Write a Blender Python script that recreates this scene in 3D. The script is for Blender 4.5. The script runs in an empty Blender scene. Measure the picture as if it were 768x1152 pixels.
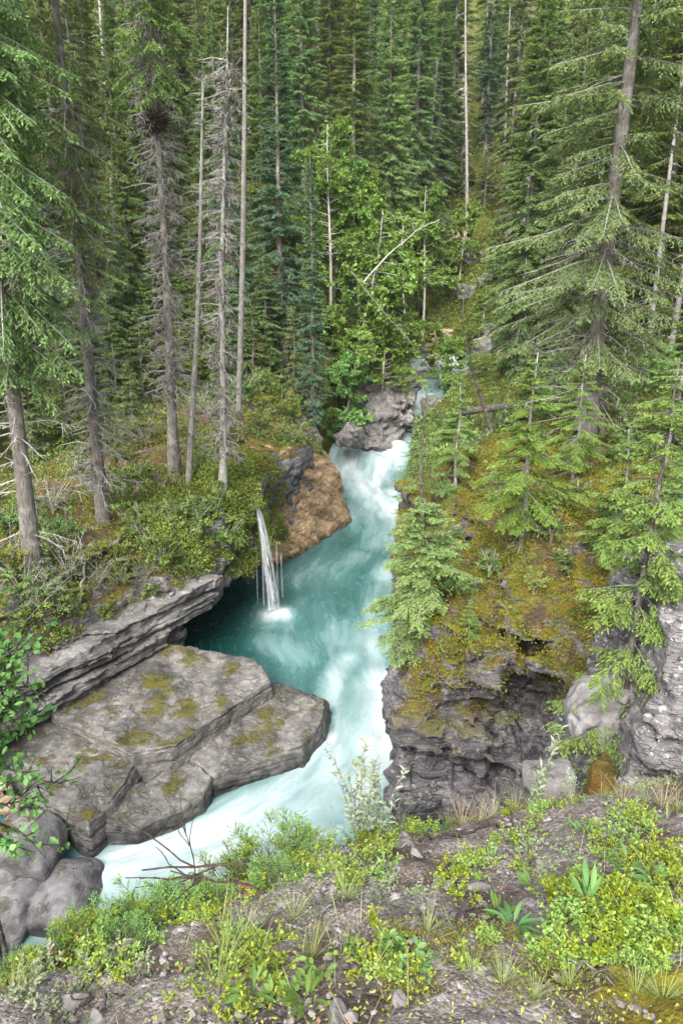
import bpy, math, random
import numpy as np
from mathutils import Vector
scene = bpy.context.scene
COL = scene.collection
rad = math.radians
# ------------------------------------------------------------------ camera model
PITCH, CZ = rad(18.3), 12.0
FWD = np.array((0, math.cos(PITCH), -math.sin(PITCH)))
UPV = np.array((0, math.sin(PITCH), math.cos(PITCH)))
def ray(px, py):                       # photo pixel (768x1152) -> direction
    return np.array((1, 0, 0.)) * (px - 384) / 768 + UPV * (576 - py) / 768 + FWD
def at_z(px, py, z):
    d = ray(px, py); return np.array((0, 0, CZ)) + d * (z - CZ) / d[2]
def at_d(px, py, y):
    d = ray(px, py); return np.array((0, 0, CZ)) + d * y / d[1]
def project(p):
    q = np.asarray(p, float) - (0, 0, CZ)
    w = q @ FWD
    return 384 + 768 * q[..., 0] / w, 576 - 768 * (q @ UPV) / w
# ------------------------------------------------------------------ noise
def _h(ix, iy, iz, seed):
    with np.errstate(over='ignore'):
        n = (ix.astype(np.uint32) * np.uint32(374761393) + iy.astype(np.uint32) * np.uint32(668265263)
             + iz.astype(np.uint32) * np.uint32(2147483647 - 1911) + np.uint32(seed * 974711 + 17))
        n = (n ^ (n >> np.uint32(13))) * np.uint32(1274126177)
        n = (n ^ (n >> np.uint32(16))) * np.uint32(2246822519)
    return ((n >> np.uint32(8)) & np.uint32(0xffff)).astype(np.float32) / 32767.5 - 1
def vnoise(x, y, z, seed=0):
    x, y, z = np.broadcast_arrays(*[np.asarray(v, np.float32) for v in (x, y, z)])
    ix, iy, iz = [np.floor(v).astype(np.int64) for v in (x, y, z)]
    fx, fy, fz = x - ix, y - iy, z - iz
    fx, fy, fz = [t * t * (3 - 2 * t) for t in (fx, fy, fz)]
    r = 0
    for a in (0, 1):
        wx = fx if a else 1 - fx
        for b in (0, 1):
            wy = fy if b else 1 - fy
            for c in (0, 1):
                wz = fz if c else 1 - fz
                r = r + wx * wy * wz * _h(ix + a, iy + b, iz + c, seed)
    return r
def fbm(x, y, z, oct=4, seed=0, gain=.5):
    r, a, s = 0, 1., 1.
    for o in range(oct):
        r = r + a * vnoise(x * s + 7.3 * o, y * s - 3.1 * o, z * s + 1.7 * o, seed + o); a *= gain; s *= 2.03
    return r
def cells(x, y, seed=0):               # distance to the nearest feature point, 2-D, and its cell id
    ix, iy = np.floor(x).astype(np.int64), np.floor(y).astype(np.int64)
    best = np.full(x.shape, 9., np.float32); cid = np.zeros(x.shape, np.float32)
    for a in (-1, 0, 1):
        for b in (-1, 0, 1):
            jx, jy = ix + a, iy + b; zz = np.zeros_like(jx)
            qx, qy = jx + .5 + .42 * _h(jx, jy, zz, seed), jy + .5 + .42 * _h(jx, jy, zz, seed + 1)
            d = np.hypot(x - qx, y - qy); m = d < best
            best = np.where(m, d, best); cid = np.where(m, _h(jx, jy, zz, seed + 2), cid)
    return best, cid
def sstep(a, b, x):
    t = np.clip((x - a) / (b - a), 0, 1); return t * t * (3 - 2 * t)
def smax(a, b, k): 
    h = np.clip(.5 + .5 * (a - b) / k, 0, 1); return b + (a - b) * h + k * h * (1 - h)
def smin(a, b, k): return -smax(-a, -b, k)
def softplus(x, k=1.): return np.logaddexp(0, np.asarray(x, float) / k) * k
def polysd(poly, x, y):                # signed distance, positive inside
    x, y = np.asarray(x, float), np.asarray(y, float)
    d = np.full(np.broadcast(x, y).shape, 1e9); ins = np.zeros(d.shape, bool)
    n = len(poly)
    for i in range(n):
        (ax, ay), (bx, by) = poly[i], poly[(i + 1) % n]
        ex, ey = bx - ax, by - ay
        t = np.clip(((x - ax) * ex + (y - ay) * ey) / (ex * ex + ey * ey), 0, 1)
        d = np.minimum(d, np.hypot(x - ax - t * ex, y - ay - t * ey))
        c = ((ay > y) != (by > y)) & (x < ex * (y - ay) / ((by - ay) if by != ay else 1e-9) + ax)
        ins ^= c
    return np.where(ins, d, -d)
# ------------------------------------------------------------------ scene helpers
def tag(o, label=None, cat=None, group=None, kind=None):
    if label: o['label'] = label
    if cat: o['category'] = cat
    if group: o['group'] = group
    if kind: o['kind'] = kind
    return o
def empty(name, loc, label, cat, group=None, rz=0, scale=1):
    o = bpy.data.objects.new(name, None); COL.objects.link(o)
    o.location = loc; o.rotation_euler = (0, 0, rz); o.scale = (scale,) * 3 if np.isscalar(scale) else scale
    o.empty_display_size = .1
    return tag(o, label, cat, group)
def mkmesh(name, V, F, mats, attrs=None, smooth=False):
    me = bpy.data.meshes.new(name)
    V = np.asarray(V, np.float32)
    me.vertices.add(len(V)); me.vertices.foreach_set('co', V.ravel())
    F = [np.asarray(f, np.int32) for f in (F if isinstance(F, list) else [F]) if len(f)]
    tot = np.concatenate([np.full(len(f), f.shape[1], np.int32) for f in F])
    idx = np.concatenate([f.ravel() for f in F])
    me.loops.add(len(idx)); me.loops.foreach_set('vertex_index', idx)
    me.polygons.add(len(tot))
    me.polygons.foreach_set('loop_start', np.concatenate([[0], np.cumsum(tot)[:-1]]).astype(np.int32))
    me.polygons.foreach_set('use_smooth', np.full(len(tot), smooth))
    me.update(calc_edges=True)
    for k, v in (attrs or {}).items():
        v = np.asarray(v, np.float32)
        if v.ndim == 1:
            a = me.attributes.new(k, 'FLOAT', 'POINT'); a.data.foreach_set('value', v)
        else:
            a = me.attributes.new(k, 'FLOAT_VECTOR', 'POINT'); a.data.foreach_set('vector', v.ravel())
    for m in (mats if isinstance(mats, (list, tuple)) else [mats]): me.materials.append(m)
    return me
def mkobj(name, me, parent=None, loc=None):
    o = bpy.data.objects.new(name, me); COL.objects.link(o)
    if parent is not None: o.parent = parent
    if loc is not None: o.location = loc
    return o
class MB:                              # collects pieces of ONE part
    def __init__(s): s.v, s.q, s.t3, s.a, s.n = [], [], [], [], 0
    def add(s, V, Q=None, T=None, tint=0.5):
        V = np.asarray(V, float).reshape(-1, 3)
        s.v.append(V); s.a.append(np.broadcast_to(np.asarray(tint, float), (len(V),)))
        if Q is not None and len(Q): s.q.append(np.asarray(Q) + s.n)
        if T is not None and len(T): s.t3.append(np.asarray(T) + s.n)
        s.n += len(V)
    def tube(s, P, R, k=7, tint=.5, cap=True, wob=0, seed=0):
        P = np.asarray(P, float); n = len(P); R = np.broadcast_to(np.asarray(R, float), (n,))
        T = np.gradient(P, axis=0); T /= np.linalg.norm(T, axis=1)[:, None] + 1e-9
        ref = np.array((1., 0, 0)) if abs(T[0][0]) < .8 else np.array((0, 1., 0))
        A = np.cross(T, ref); A /= np.linalg.norm(A, axis=1)[:, None] + 1e-9
        B = np.cross(T, A); th = np.arange(k) * 2 * math.pi / k
        rr = R[:, None]
        if wob: rr = rr * (1 + wob * np.random.RandomState(seed).uniform(-1, 1, (n, k)))
        V = P[:, None] + rr[..., None] * (np.cos(th)[None, :, None] * A[:, None] + np.sin(th)[None, :, None] * B[:, None])
        i = np.arange(n - 1)[:, None] * k; j = np.arange(k)[None]; j2 = (j + 1) % k
        Q = np.stack([i + j, i + j2, i + k + j2, i + k + j], -1).reshape(-1, 4)
        V = V.reshape(-1, 3); Tt = None
        if cap:
            V = np.vstack([V, P[-1:]]); e = (n - 1) * k
            Tt = np.array([[e + a, e + (a + 1) % k, n * k] for a in range(k)])
        s.add(V, Q, Tt, tint)
    def sticks(s, p0, p1, r0, r1, tint=.5):    # many thin three-sided prisms
        p0, p1 = np.atleast_2d(p0), np.atleast_2d(p1); n = len(p0)
        d = p1 - p0; d = d / (np.linalg.norm(d, axis=1)[:, None] + 1e-9)
        a = np.cross(d, (0.31, .23, .92)); a /= np.linalg.norm(a, axis=1)[:, None] + 1e-9; b = np.cross(d, a)
        r0, r1 = np.broadcast_to(r0, (n,)), np.broadcast_to(r1, (n,)); V = np.zeros((n, 6, 3))
        for k in range(3):
            o = math.cos(k * 2.0944) * a + math.sin(k * 2.0944) * b
            V[:, k] = p0 + o * r0[:, None]; V[:, 3 + k] = p1 + o * r1[:, None]
        base = np.arange(n)[:, None] * 6
        Q = np.concatenate([base + np.array([[k, (k + 1) % 3, 3 + (k + 1) % 3, 3 + k]]) for k in range(3)])
        s.add(V.reshape(-1, 3), Q, None, np.repeat(np.broadcast_to(tint, (n,)), 6))
    def leaves(s, p, d, nrm, L, W, tint=.5, shape='diamond', fold=.25, curl=0.):
        p, d, nrm = [np.atleast_2d(v) for v in (p, d, nrm)]; n = len(p)
        d = d / (np.linalg.norm(d, axis=1)[:, None] + 1e-9)
        sd = np.cross(d, nrm); sd /= np.linalg.norm(sd, axis=1)[:, None] + 1e-9; up = np.cross(sd, d)
        L = np.broadcast_to(L, (n,))[:, None]; W = np.broadcast_to(W, (n,))[:, None] * .5
        tint = np.broadcast_to(tint, (n,))
        if shape == 'diamond':
            m = p + d * L * .45
            V = np.stack([p, m + sd * W + up * W * fold, p + d * L - up * L * curl, m - sd * W + up * W * fold], 1)
            s.add(V.reshape(-1, 3), np.arange(n * 4).reshape(n, 4), None, np.repeat(tint, 4))
        else:
            prof = dict(ovate=((.0, .08), (.3, .9), (.62, 1.), (.88, .55), (1., .04)),
                        obovate=((.0, .08), (.35, .5), (.68, 1.), (.9, .8), (1., .15)),
                        lance=((.0, .12), (.3, .85), (.55, 1.), (.8, .6), (1., .03)),
                        blade=((.0, .8), (.3, 1.), (.55, .85), (.8, .5), (1., .04)))[shape]
            rows = []
            for f, w in prof:
                c = p + d * L * f - up * L * curl * f * f
                rows.append(np.stack([c + sd * W * w + up * W * w * fold, c, c - sd * W * w + up * W * w * fold], 1))
            V = np.stack(rows, 1); k = len(prof)            # n,k,3,3
            b = (np.arange(n) * k * 3)[:, None, None, None]; i = (np.arange(k - 1) * 3)[None, :, None, None]; j = np.arange(2)[None, None, :, None]
            Q = (b + i + j + np.array([0, 1, 4, 3])).reshape(-1, 4)
            s.add(V.reshape(-1, 3), Q, None, np.repeat(tint, k * 3))
    def mesh(s, name, mat, smooth=False):
        V = np.concatenate(s.v); F = []
        if s.q: F.append(np.concatenate(s.q))
        if s.t3: F.append(np.concatenate(s.t3))
        return mkmesh(name, V, F, mat, {'tint': np.concatenate(s.a)}, smooth)
def nets(f, lo, h):                    # naive surface nets: vertices, quads of f < 0 solids
    s = f < 0; nx, ny, nz = f.shape
    cnt = np.zeros((nx - 1, ny - 1, nz - 1), np.uint8)
    C = [(a, b, c) for a in (0, 1) for b in (0, 1) for c in (0, 1)]
    for a, b, c in C: cnt += s[a:nx - 1 + a, b:ny - 1 + b, c:nz - 1 + c]
    act = (cnt > 0) & (cnt < 8); I = np.argwhere(act)
    vid = np.full(act.shape, -1, np.int32); vid[act] = np.arange(len(I))
    vals = {c: f[I[:, 0] + c[0], I[:, 1] + c[1], I[:, 2] + c[2]] for c in C}
    acc = np.zeros((len(I), 3)); k = np.zeros(len(I))
    for c in C:
        for ax in range(3):
            if c[ax] == 0:
                e = list(c); e[ax] = 1; e = tuple(e)
                v0, v1 = vals[c], vals[e]; m = (v0 < 0) != (v1 < 0)
                t = np.where(m, v0 / np.where(m, v0 - v1, 1), 0)
                for q in range(3): acc[:, q] += m * (c[q] + (t if q == ax else 0))
                k += m
    V = (I + acc / k[:, None]) * h + np.asarray(lo)
    Q = []
    for ax in range(3):
        b, c = [(1, 2), (2, 0), (0, 1)][ax]
        sl0 = [slice(None)] * 3; sl1 = [slice(None)] * 3; sl0[ax] = slice(0, -1); sl1[ax] = slice(1, None)
        s0, s1 = s[tuple(sl0)], s[tuple(sl1)]
        E = np.argwhere(s0 != s1)
        E = E[(E[:, b] > 0) & (E[:, c] > 0) & (E[:, b] < f.shape[b] - 1) & (E[:, c] < f.shape[c] - 1)]
        fl = s0[E[:, 0], E[:, 1], E[:, 2]]
        def g(db, dc):
            J = E.copy(); J[:, b] += db; J[:, c] += dc; return vid[J[:, 0], J[:, 1], J[:, 2]]
        q = np.stack([g(-1, -1), g(0, -1), g(0, 0), g(-1, 0)], 1)
        Q.append(np.where(fl[:, None], q, q[:, ::-1]))
    return V, np.concatenate(Q)
def volume(lo, hi, h, base, detail, band=.8):   # base(x,y,z) everywhere, detail(x,y,z) only near its surface
    ax = [np.arange(a, b + h * .5, h, dtype=np.float32) for a, b in zip(lo, hi)]
    X, Y, Z = np.meshgrid(*ax, indexing='ij')
    f = base(X, Y, Z).astype(np.float32)
    m = np.abs(f) < band
    f[m] += detail(X[m], Y[m], Z[m]).astype(np.float32)
    return nets(f, [a[0] for a in ax], h)
# ------------------------------------------------------------------ materials
class NT:
    def __init__(s, name):
        s.m = bpy.data.materials.new(name); s.m.use_nodes = True; s.t = s.m.node_tree; s.t.nodes.clear()
        s.out = s.n('ShaderNodeOutputMaterial')
    def n(s, t, **kw):
        nd = s.t.nodes.new(t)
        for k, v in kw.items():
            if k.startswith('_'): setattr(nd, k[1:], v)
            else: s.put(nd.inputs[k] if not k.startswith('i') or not k[1:].isdigit() else nd.inputs[int(k[1:])], v)
        return nd
    def put(s, sock, v):
        if hasattr(v, 'is_output') or isinstance(v, bpy.types.NodeSocket): s.t.links.new(v, sock)
        elif isinstance(v, bpy.types.Node): s.t.links.new(v.outputs[0], sock)
        else: sock.default_value = (*v, 1) if isinstance(v, tuple) and len(v) == 3 and sock.type == 'RGBA' else v
    def noise(s, vec, scale, detail=4, rough=.55, dist=0):
        return s.n('ShaderNodeTexNoise', Vector=vec, Scale=scale, Detail=detail, Roughness=rough, Distortion=dist).outputs[0]
    def voro(s, vec, scale, feature='F1', out=0, rnd=1.):
        nd = s.n('ShaderNodeTexVoronoi', _feature=feature, Vector=vec, Scale=scale, Randomness=rnd); return nd.outputs[out]
    def ramp(s, fac, *stops, interp='LINEAR'):
        r = s.n('ShaderNodeValToRGB'); s.put(r.inputs[0], fac); cr = r.color_ramp; cr.interpolation = interp
        while len(cr.elements) < len(stops): cr.elements.new(.5)
        for e, (p, c) in zip(cr.elements, stops):
            e.position = p; e.color = (c, c, c, 1) if np.isscalar(c) else (*c, 1)
        return r.outputs[0]
    def math(s, op, a, b=0., c=0., clamp=False):
        m = s.n('ShaderNodeMath', _operation=op, _use_clamp=clamp, i0=a, i1=b); 
        if op == 'MULTIPLY_ADD': s.put(m.inputs[2], c)
        return m.outputs[0]
    def mix(s, f, a, b, mode='MIX'):
        m = s.n('ShaderNodeMix', _data_type='RGBA', _blend_type=mode)
        s.put(m.inputs[0], f); s.put(m.inputs[6], a); s.put(m.inputs[7], b); return m.outputs[2]
    def attr(s, name): return s.n('ShaderNodeAttribute', _attribute_name=name)
    def mapping(s, vec, scale=(1, 1, 1), rot=(0, 0, 0)):
        return s.n('ShaderNodeMapping', Vector=vec, Scale=scale, Rotation=rot).outputs[0]
    def bump(s, h, strength, dist, nrm=None):
        b = s.n('ShaderNodeBump', Height=h, Strength=strength, Distance=dist)
        if nrm is not None: s.put(b.inputs['Normal'], nrm)
        return b.outputs[0]
    def bsdf(s, **kw): return s.n('ShaderNodeBsdfPrincipled', **kw)
    def done(s, sh):
        s.t.links.new(sh.outputs[0] if isinstance(sh, bpy.types.Node) else sh, s.out.inputs[0]); return s.m
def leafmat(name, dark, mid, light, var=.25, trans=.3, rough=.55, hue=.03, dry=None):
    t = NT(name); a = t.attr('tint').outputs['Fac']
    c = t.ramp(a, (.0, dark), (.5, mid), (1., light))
    pos = t.n('ShaderNodeNewGeometry').outputs['Position']
    big = t.noise(pos, 1.3, 2)
    rnd = t.n('ShaderNodeObjectInfo').outputs['Random']
    val = t.math('ADD', t.math('MULTIPLY_ADD', rnd, 2 * var, 1 - var), t.math('MULTIPLY_ADD', big, .6, -.3))
    h = t.math('ADD', t.math('MULTIPLY_ADD', rnd, 2 * hue, .5 - hue), t.math('MULTIPLY_ADD', big, .06, -.03))
    c = t.n('ShaderNodeHueSaturation', Hue=h, Saturation=t.math('MULTIPLY_ADD', rnd, -.25, 1.08), Value=val, Color=c).outputs[0]
    if dry: c = t.mix(t.ramp(t.noise(pos, 2.3, 3), (.58, 0.), (.72, .8)), c, dry)
    b = t.bsdf(**{'Base Color': c, 'Roughness': rough, 'Specular IOR Level': .3})
    tr = t.n('ShaderNodeBsdfTranslucent', Color=t.mix(1., c, (1., 1., .55), 'MULTIPLY'))
    return t.done(t.n('ShaderNodeMixShader', i0=trans, i1=b.outputs[0], i2=tr.outputs[0]))
def barkmat(name, c0, c1, lich=(.32, .33, .30), la=.5, sc=1.):
    t = NT(name); co = t.n('ShaderNodeTexCoord').outputs['Object']
    v = t.mapping(co, (9 * sc, 9 * sc, 1.6 * sc))
    n1 = t.noise(v, 2.2, 6, .65); n2 = t.noise(co, 3.5 * sc, 4); n3 = t.voro(t.mapping(co, (14, 14, 7)), 2.4 * sc, 'DISTANCE_TO_EDGE')
    rnd = t.n('ShaderNodeObjectInfo').outputs['Random']
    c = t.ramp(n1, (.3, c0), (.68, c1))
    c = t.mix(t.math('MULTIPLY', t.ramp(n2, (.5, 0.), (.62, 1.)), la), c, lich)
    c = t.mix(t.ramp(t.noise(co, 1.1, 3), (.55, 0.), (.7, .45)), c, (.05, .06, .025))
    c = t.n('ShaderNodeHueSaturation', Value=t.math('MULTIPLY_ADD', rnd, .5, .75), Color=c).outputs[0]
    nm = t.bump(t.math('ADD', n1, t.math('MULTIPLY', n3, 1.2)), .8, .03)
    return t.done(t.bsdf(**{'Base Color': c, 'Roughness': .9, 'Specular IOR Level': .2, 'Normal': nm}))
def rockmat(name, c0, c1, c2, moss=.5, mossc=((.05, .06, .012), (.13, .12, .02), (.15, .075, .02)), strata=(0, 0, 6.), tilt=(0, 0, 0),
            nz=(.45, .8), lichen=.35, stain=.4, crack=2.2, bs=1., soil=None, cks=1., sm=1., zm=None, wetl=True):
    t = NT(name); g = t.n('ShaderNodeNewGeometry'); pos = g.outputs['Position']; nz_ = t.n('ShaderNodeSeparateXYZ', i0=g.outputs['Normal']).outputs[2]
    lay = t.mapping(pos, (.55, .55, strata[2]), tilt)
    n0 = t.noise(pos, .55, 5); n1 = t.noise(pos, 3.2, 8, .62); n2 = t.noise(lay, .9, 6, .6, .4); n3 = t.noise(pos, 22, 5, .7)
    c = t.ramp(n1, (.3, c0), (.5, c1), (.72, c2))
    c = t.mix(.55 * sm, c, t.ramp(n2, (.36, c0), (.5, c1), (.62, c2)))
    c = t.mix(t.math('MULTIPLY', t.ramp(n0, (.45, 0.), (.62, 1.)), stain), c, tuple(v * .42 for v in c0))
    c = t.mix(t.math('MULTIPLY', t.ramp(t.noise(pos, 7.5, 6, .7), (.56, 0.), (.6, 1.)), lichen), c, (.42, .42, .39))
    c = t.mix(t.math('MULTIPLY', t.ramp(t.noise(pos, 12.5, 4, .7), (.6, 0.), (.64, 1.)), lichen * 1.3), c, (.06, .058, .055))
    warp = t.n('ShaderNodeVectorMath', _operation='ADD', i0=lay, i1=t.mapping(t.n('ShaderNodeTexNoise', Vector=pos, Scale=1.5, Detail=3).outputs[1], (.9, .9, .9))).outputs[0]
    ck = t.ramp(t.voro(warp, crack, 'DISTANCE_TO_EDGE'), (.0, 0.), (.035, 1.))
    c = t.mix(t.math('MULTIPLY', t.math('SUBTRACT', 1., ck), .6 * cks), c, tuple(v * .35 for v in c0))
    hgt = t.math('ADD', t.math('MULTIPLY', n1, .5), t.math('ADD', t.math('MULTIPLY', n2, .9 * sm), t.math('ADD', t.math('MULTIPLY', n3, .16), t.math('MULTIPLY', ck, .22 * cks))))
    nm = t.bump(hgt, .9, .16 * bs)
    ro = .82
    zz = t.n('ShaderNodeSeparateXYZ', i0=pos).outputs[2]; wet = t.ramp(t.math('ADD', zz, t.math('MULTIPLY_ADD', n1, .8, -.4)), (.12, 1.), (.42, 0.)) if wetl else 0.
    if moss > 0:
        mn = t.noise(pos, 1.15, 7, .66)
        fac = t.math('ADD', t.math('MULTIPLY', t.ramp(nz_, (nz[0], 0.), (nz[1], 1.)), .55), t.math('MULTIPLY_ADD', mn, 1.5, -1.05 + moss), clamp=True)
        fac = t.ramp(fac, (.42, 0.), (.56, 1.))
        if zm: fac = t.math('MULTIPLY', fac, t.ramp(t.math('ADD', t.math('MULTIPLY', t.n('ShaderNodeSeparateXYZ', i0=pos).outputs[2], .1), t.math('MULTIPLY_ADD', n0, .2, -.1)), (zm[0] * .1, 0.), (zm[1] * .1, 1.)))
        ms = t.noise(pos, 2.1, 5, .6); mt = t.noise(pos, 38, 4, .8)
        mc = t.ramp(ms, (.36, mossc[0]), (.5, mossc[1]), (.64, mossc[2]))
        mc = t.mix(.65, mc, t.ramp(mt, (.32, .25), (.66, 1.4)), 'MULTIPLY')
        if soil: mc = t.mix(t.ramp(t.noise(pos, 1.7, 5, .65), (.5, 0.), (.58, 1.)), mc, soil)
        c = t.mix(fac, c, mc); 
        nm = t.bump(t.math('MULTIPLY', fac, t.math('ADD', mt, t.math('MULTIPLY', t.noise(pos, 9, 3), 1.5))), .8, .06, nm)
    if wetl: c = t.mix(wet, c, t.mix(1., c, (.36, .38, .38), 'MULTIPLY')); ro = t.math('MULTIPLY_ADD', wet, -.5, .82)
    return t.done(t.bsdf(**{'Base Color': c, 'Roughness': ro, 'Specular IOR Level': .35, 'Normal': nm}))

M = {}
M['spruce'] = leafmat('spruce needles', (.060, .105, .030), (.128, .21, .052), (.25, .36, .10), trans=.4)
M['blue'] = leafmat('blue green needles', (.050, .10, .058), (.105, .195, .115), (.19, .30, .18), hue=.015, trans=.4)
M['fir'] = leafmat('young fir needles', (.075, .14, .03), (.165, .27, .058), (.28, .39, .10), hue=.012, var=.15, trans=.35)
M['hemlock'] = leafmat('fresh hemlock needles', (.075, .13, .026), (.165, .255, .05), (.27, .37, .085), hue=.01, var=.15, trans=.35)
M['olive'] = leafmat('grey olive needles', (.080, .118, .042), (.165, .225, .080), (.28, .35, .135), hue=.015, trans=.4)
M['birch'] = leafmat('birch leaves', (.08, .17, .03), (.175, .32, .06), (.31, .46, .12), trans=.4)
M['shrub'] = leafmat('shrub leaves', (.06, .12, .026), (.145, .235, .045), (.30, .39, .09), trans=.35)
M['yshrub'] = leafmat('yellow green shrub leaves', (.09, .13, .02), (.21, .26, .035), (.38, .40, .06), trans=.35)
M['gleaf'] = leafmat('green bush leaves', (.06, .15, .022), (.145, .30, .05), (.29, .46, .11), var=.1, trans=.45)
M['silver'] = leafmat('silvery willow leaves', (.13, .175, .10), (.23, .285, .18), (.37, .41, .30), var=.12, trans=.3)
M['mat'] = leafmat('bright mat leaves', (.09, .155, .015), (.20, .30, .03), (.35, .44, .06), var=.15, trans=.35)
M['herb'] = leafmat('broad herb leaves', (.05, .125, .022), (.105, .22, .045), (.20, .33, .085), var=.15, trans=.35)
M['juniper'] = leafmat('juniper sprays', (.065, .145, .015), (.165, .28, .032), (.30, .41, .06), var=.12, trans=.3)
M['sage'] = leafmat('pale sage leaves', (.09, .125, .06), (.17, .215, .115), (.29, .33, .21), var=.12, trans=.25)
M['grass'] = leafmat('grass blades', (.09, .14, .03), (.20, .26, .07), (.38, .40, .15), var=.15, trans=.3)
M['dry'] = leafmat('dry stems', (.15, .12, .06), (.27, .22, .13), (.44, .39, .26), var=.15, trans=.15)
M['red'] = leafmat('reddened leaves', (.20, .05, .02), (.36, .10, .04), (.5, .2, .06), var=.15, trans=.3)
M['petal'] = leafmat('white petals', (.6, .6, .55), (.75, .75, .7), (.8, .8, .75), var=.05, trans=.3)
M['moss'] = leafmat('moss tufts', (.07, .085, .012), (.19, .20, .024), (.32, .33, .035), var=.2, trans=.2, dry=(.17, .12, .03))
M['fern'] = leafmat('understorey leaves', (.045, .085, .018), (.115, .17, .03), (.25, .32, .05), var=.2, trans=.3)
M['heath'] = leafmat('brown heath', (.05, .03, .018), (.13, .085, .045), (.24, .17, .09), var=.2, trans=.1)
M['darklit'] = leafmat('dark needle litter', (.03, .018, .012), (.09, .055, .035), (.22, .15, .10), var=.1, trans=0.)
M['brownlit'] = leafmat('brown leaf litter', (.06, .03, .018), (.16, .085, .05), (.30, .19, .12), var=.1, trans=.1)
M['bark'] = barkmat('grey spruce bark', (.08, .07, .06), (.22, .203, .187), (.31, .31, .29))
M['snag'] = barkmat('weathered snag wood', (.13, .12, .11), (.31, .30, .28), (.37, .37, .35), .35)
M['bbark'] = barkmat('pale birch bark', (.20, .19, .16), (.48, .46, .40), (.55, .54, .5), .4)
M['dbark'] = barkmat('dark young bark', (.05, .042, .036), (.15, .13, .115), (.26, .27, .24), .5, 2.)
M['twig'] = barkmat('dry grey twigs', (.17, .155, .14), (.37, .35, .325), (.46, .47, .44), .6, 2.)
M['darktwig'] = barkmat('dark brown twigs', (.03, .022, .018), (.10, .075, .06), (.15, .12, .1), .2, 2.)
M['broom'] = barkmat('dark brown witches broom', (.018, .010, .009), (.06, .035, .03), (.09, .05, .04), .3, 2.)
M['rock'] = rockmat('grey purple cliff rock', (.055, .052, .055), (.135, .129, .135), (.24, .23, .24), moss=.55, soil=(.085, .055, .035))
M['bluffrock'] = rockmat('mossy bluff rock', (.042, .040, .043), (.105, .098, .107), (.20, .19, .205), moss=.58, nz=(.2, .7), zm=(1.9, 3.3), sm=.5, soil=(.07, .047, .033),
                         mossc=((.055, .072, .010), (.16, .16, .016), (.165, .09, .016)))
M['slab'] = rockmat('brown grey river slab', (.060, .057, .053), (.138, .131, .122), (.262, .253, .24), cks=.6, sm=.4, moss=.12, nz=(.6, .9), lichen=.22, stain=.75, crack=.9,
                    mossc=((.05, .055, .012), (.12, .11, .02), (.12, .105, .02)), tilt=(.12, .1, 0))
M['ledge'] = rockmat('pale layered ledge', (.07, .066, .063), (.155, .148, .145), (.275, .264, .262), cks=.5, moss=-.1, strata=(0, 0, 9), tilt=(.15, -.1, 0), stain=.5, lichen=.3)
M['orange'] = rockmat('orange tan rock', (.17, .12, .08), (.42, .275, .15), (.56, .42, .29), cks=1.3, sm=1., bs=.55, moss=.40, nz=(.4, .8), strata=(0, 0, 3.), tilt=(.5, .5, 0), lichen=.12, stain=.5, crack=1.6,
                      mossc=((.055, .065, .01), (.16, .15, .02), (.22, .12, .02)))
M['boulder'] = rockmat('purple grey boulder', (.11, .104, .107), (.195, .185, .19), (.30, .288, .296), cks=.4, sm=.15, moss=.1, nz=(.5, .9), lichen=.2, stain=.5, crack=.5, bs=.6)
M['cobble'] = rockmat('tan cobble', (.20, .14, .09), (.36, .28, .20), (.42, .35, .27), sm=.1, moss=-1., lichen=.1, stain=.2, crack=.5, bs=.4)
M['scree'] = rockmat('grey scree stone', (.085, .08, .077), (.19, .178, .172), (.32, .305, .30), sm=.3, moss=-.1, lichen=.3, bs=.6)
M['mossrock'] = rockmat('moss covered rock', (.08, .07, .06), (.18, .16, .14), (.30, .28, .25), moss=.95, nz=(-.6, .5), sm=.2, mossc=((.07, .06, .012), (.17, .12, .02), (.20, .10, .02)))
M['rough'] = rockmat('speckled dark rock', sm=.3, c0=(.06, .057, .06), c1=(.145, .138, .142), c2=(.27, .26, .265), moss=.0, lichen=.8, stain=.6, crack=3.)
def forestmat():
    t = NT('mossy forest floor'); pos = t.n('ShaderNodeNewGeometry').outputs['Position']
    n = t.noise(pos, .45, 6, .65); n2 = t.noise(pos, 1.6, 6, .65); n3 = t.noise(pos, 26, 4, .75)
    c = t.ramp(n2, (.32, (.055, .040, .022)), (.46, (.07, .08, .02)), (.58, (.125, .135, .028)), (.70, (.17, .105, .028)))
    c = t.mix(t.ramp(n, (.45, 0.), (.6, .7)), c, (.065, .075, .02))
    c = t.mix(.7, c, t.ramp(n3, (.3, .3), (.68, 1.4)), 'MULTIPLY')
    nm = t.bump(t.math('ADD', n3, t.noise(pos, 7, 4)), 1., .09)
    return t.done(t.bsdf(**{'Base Color': c, 'Roughness': .95, 'Specular IOR Level': .1, 'Normal': nm}))
M['forest'] = forestmat()
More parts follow.
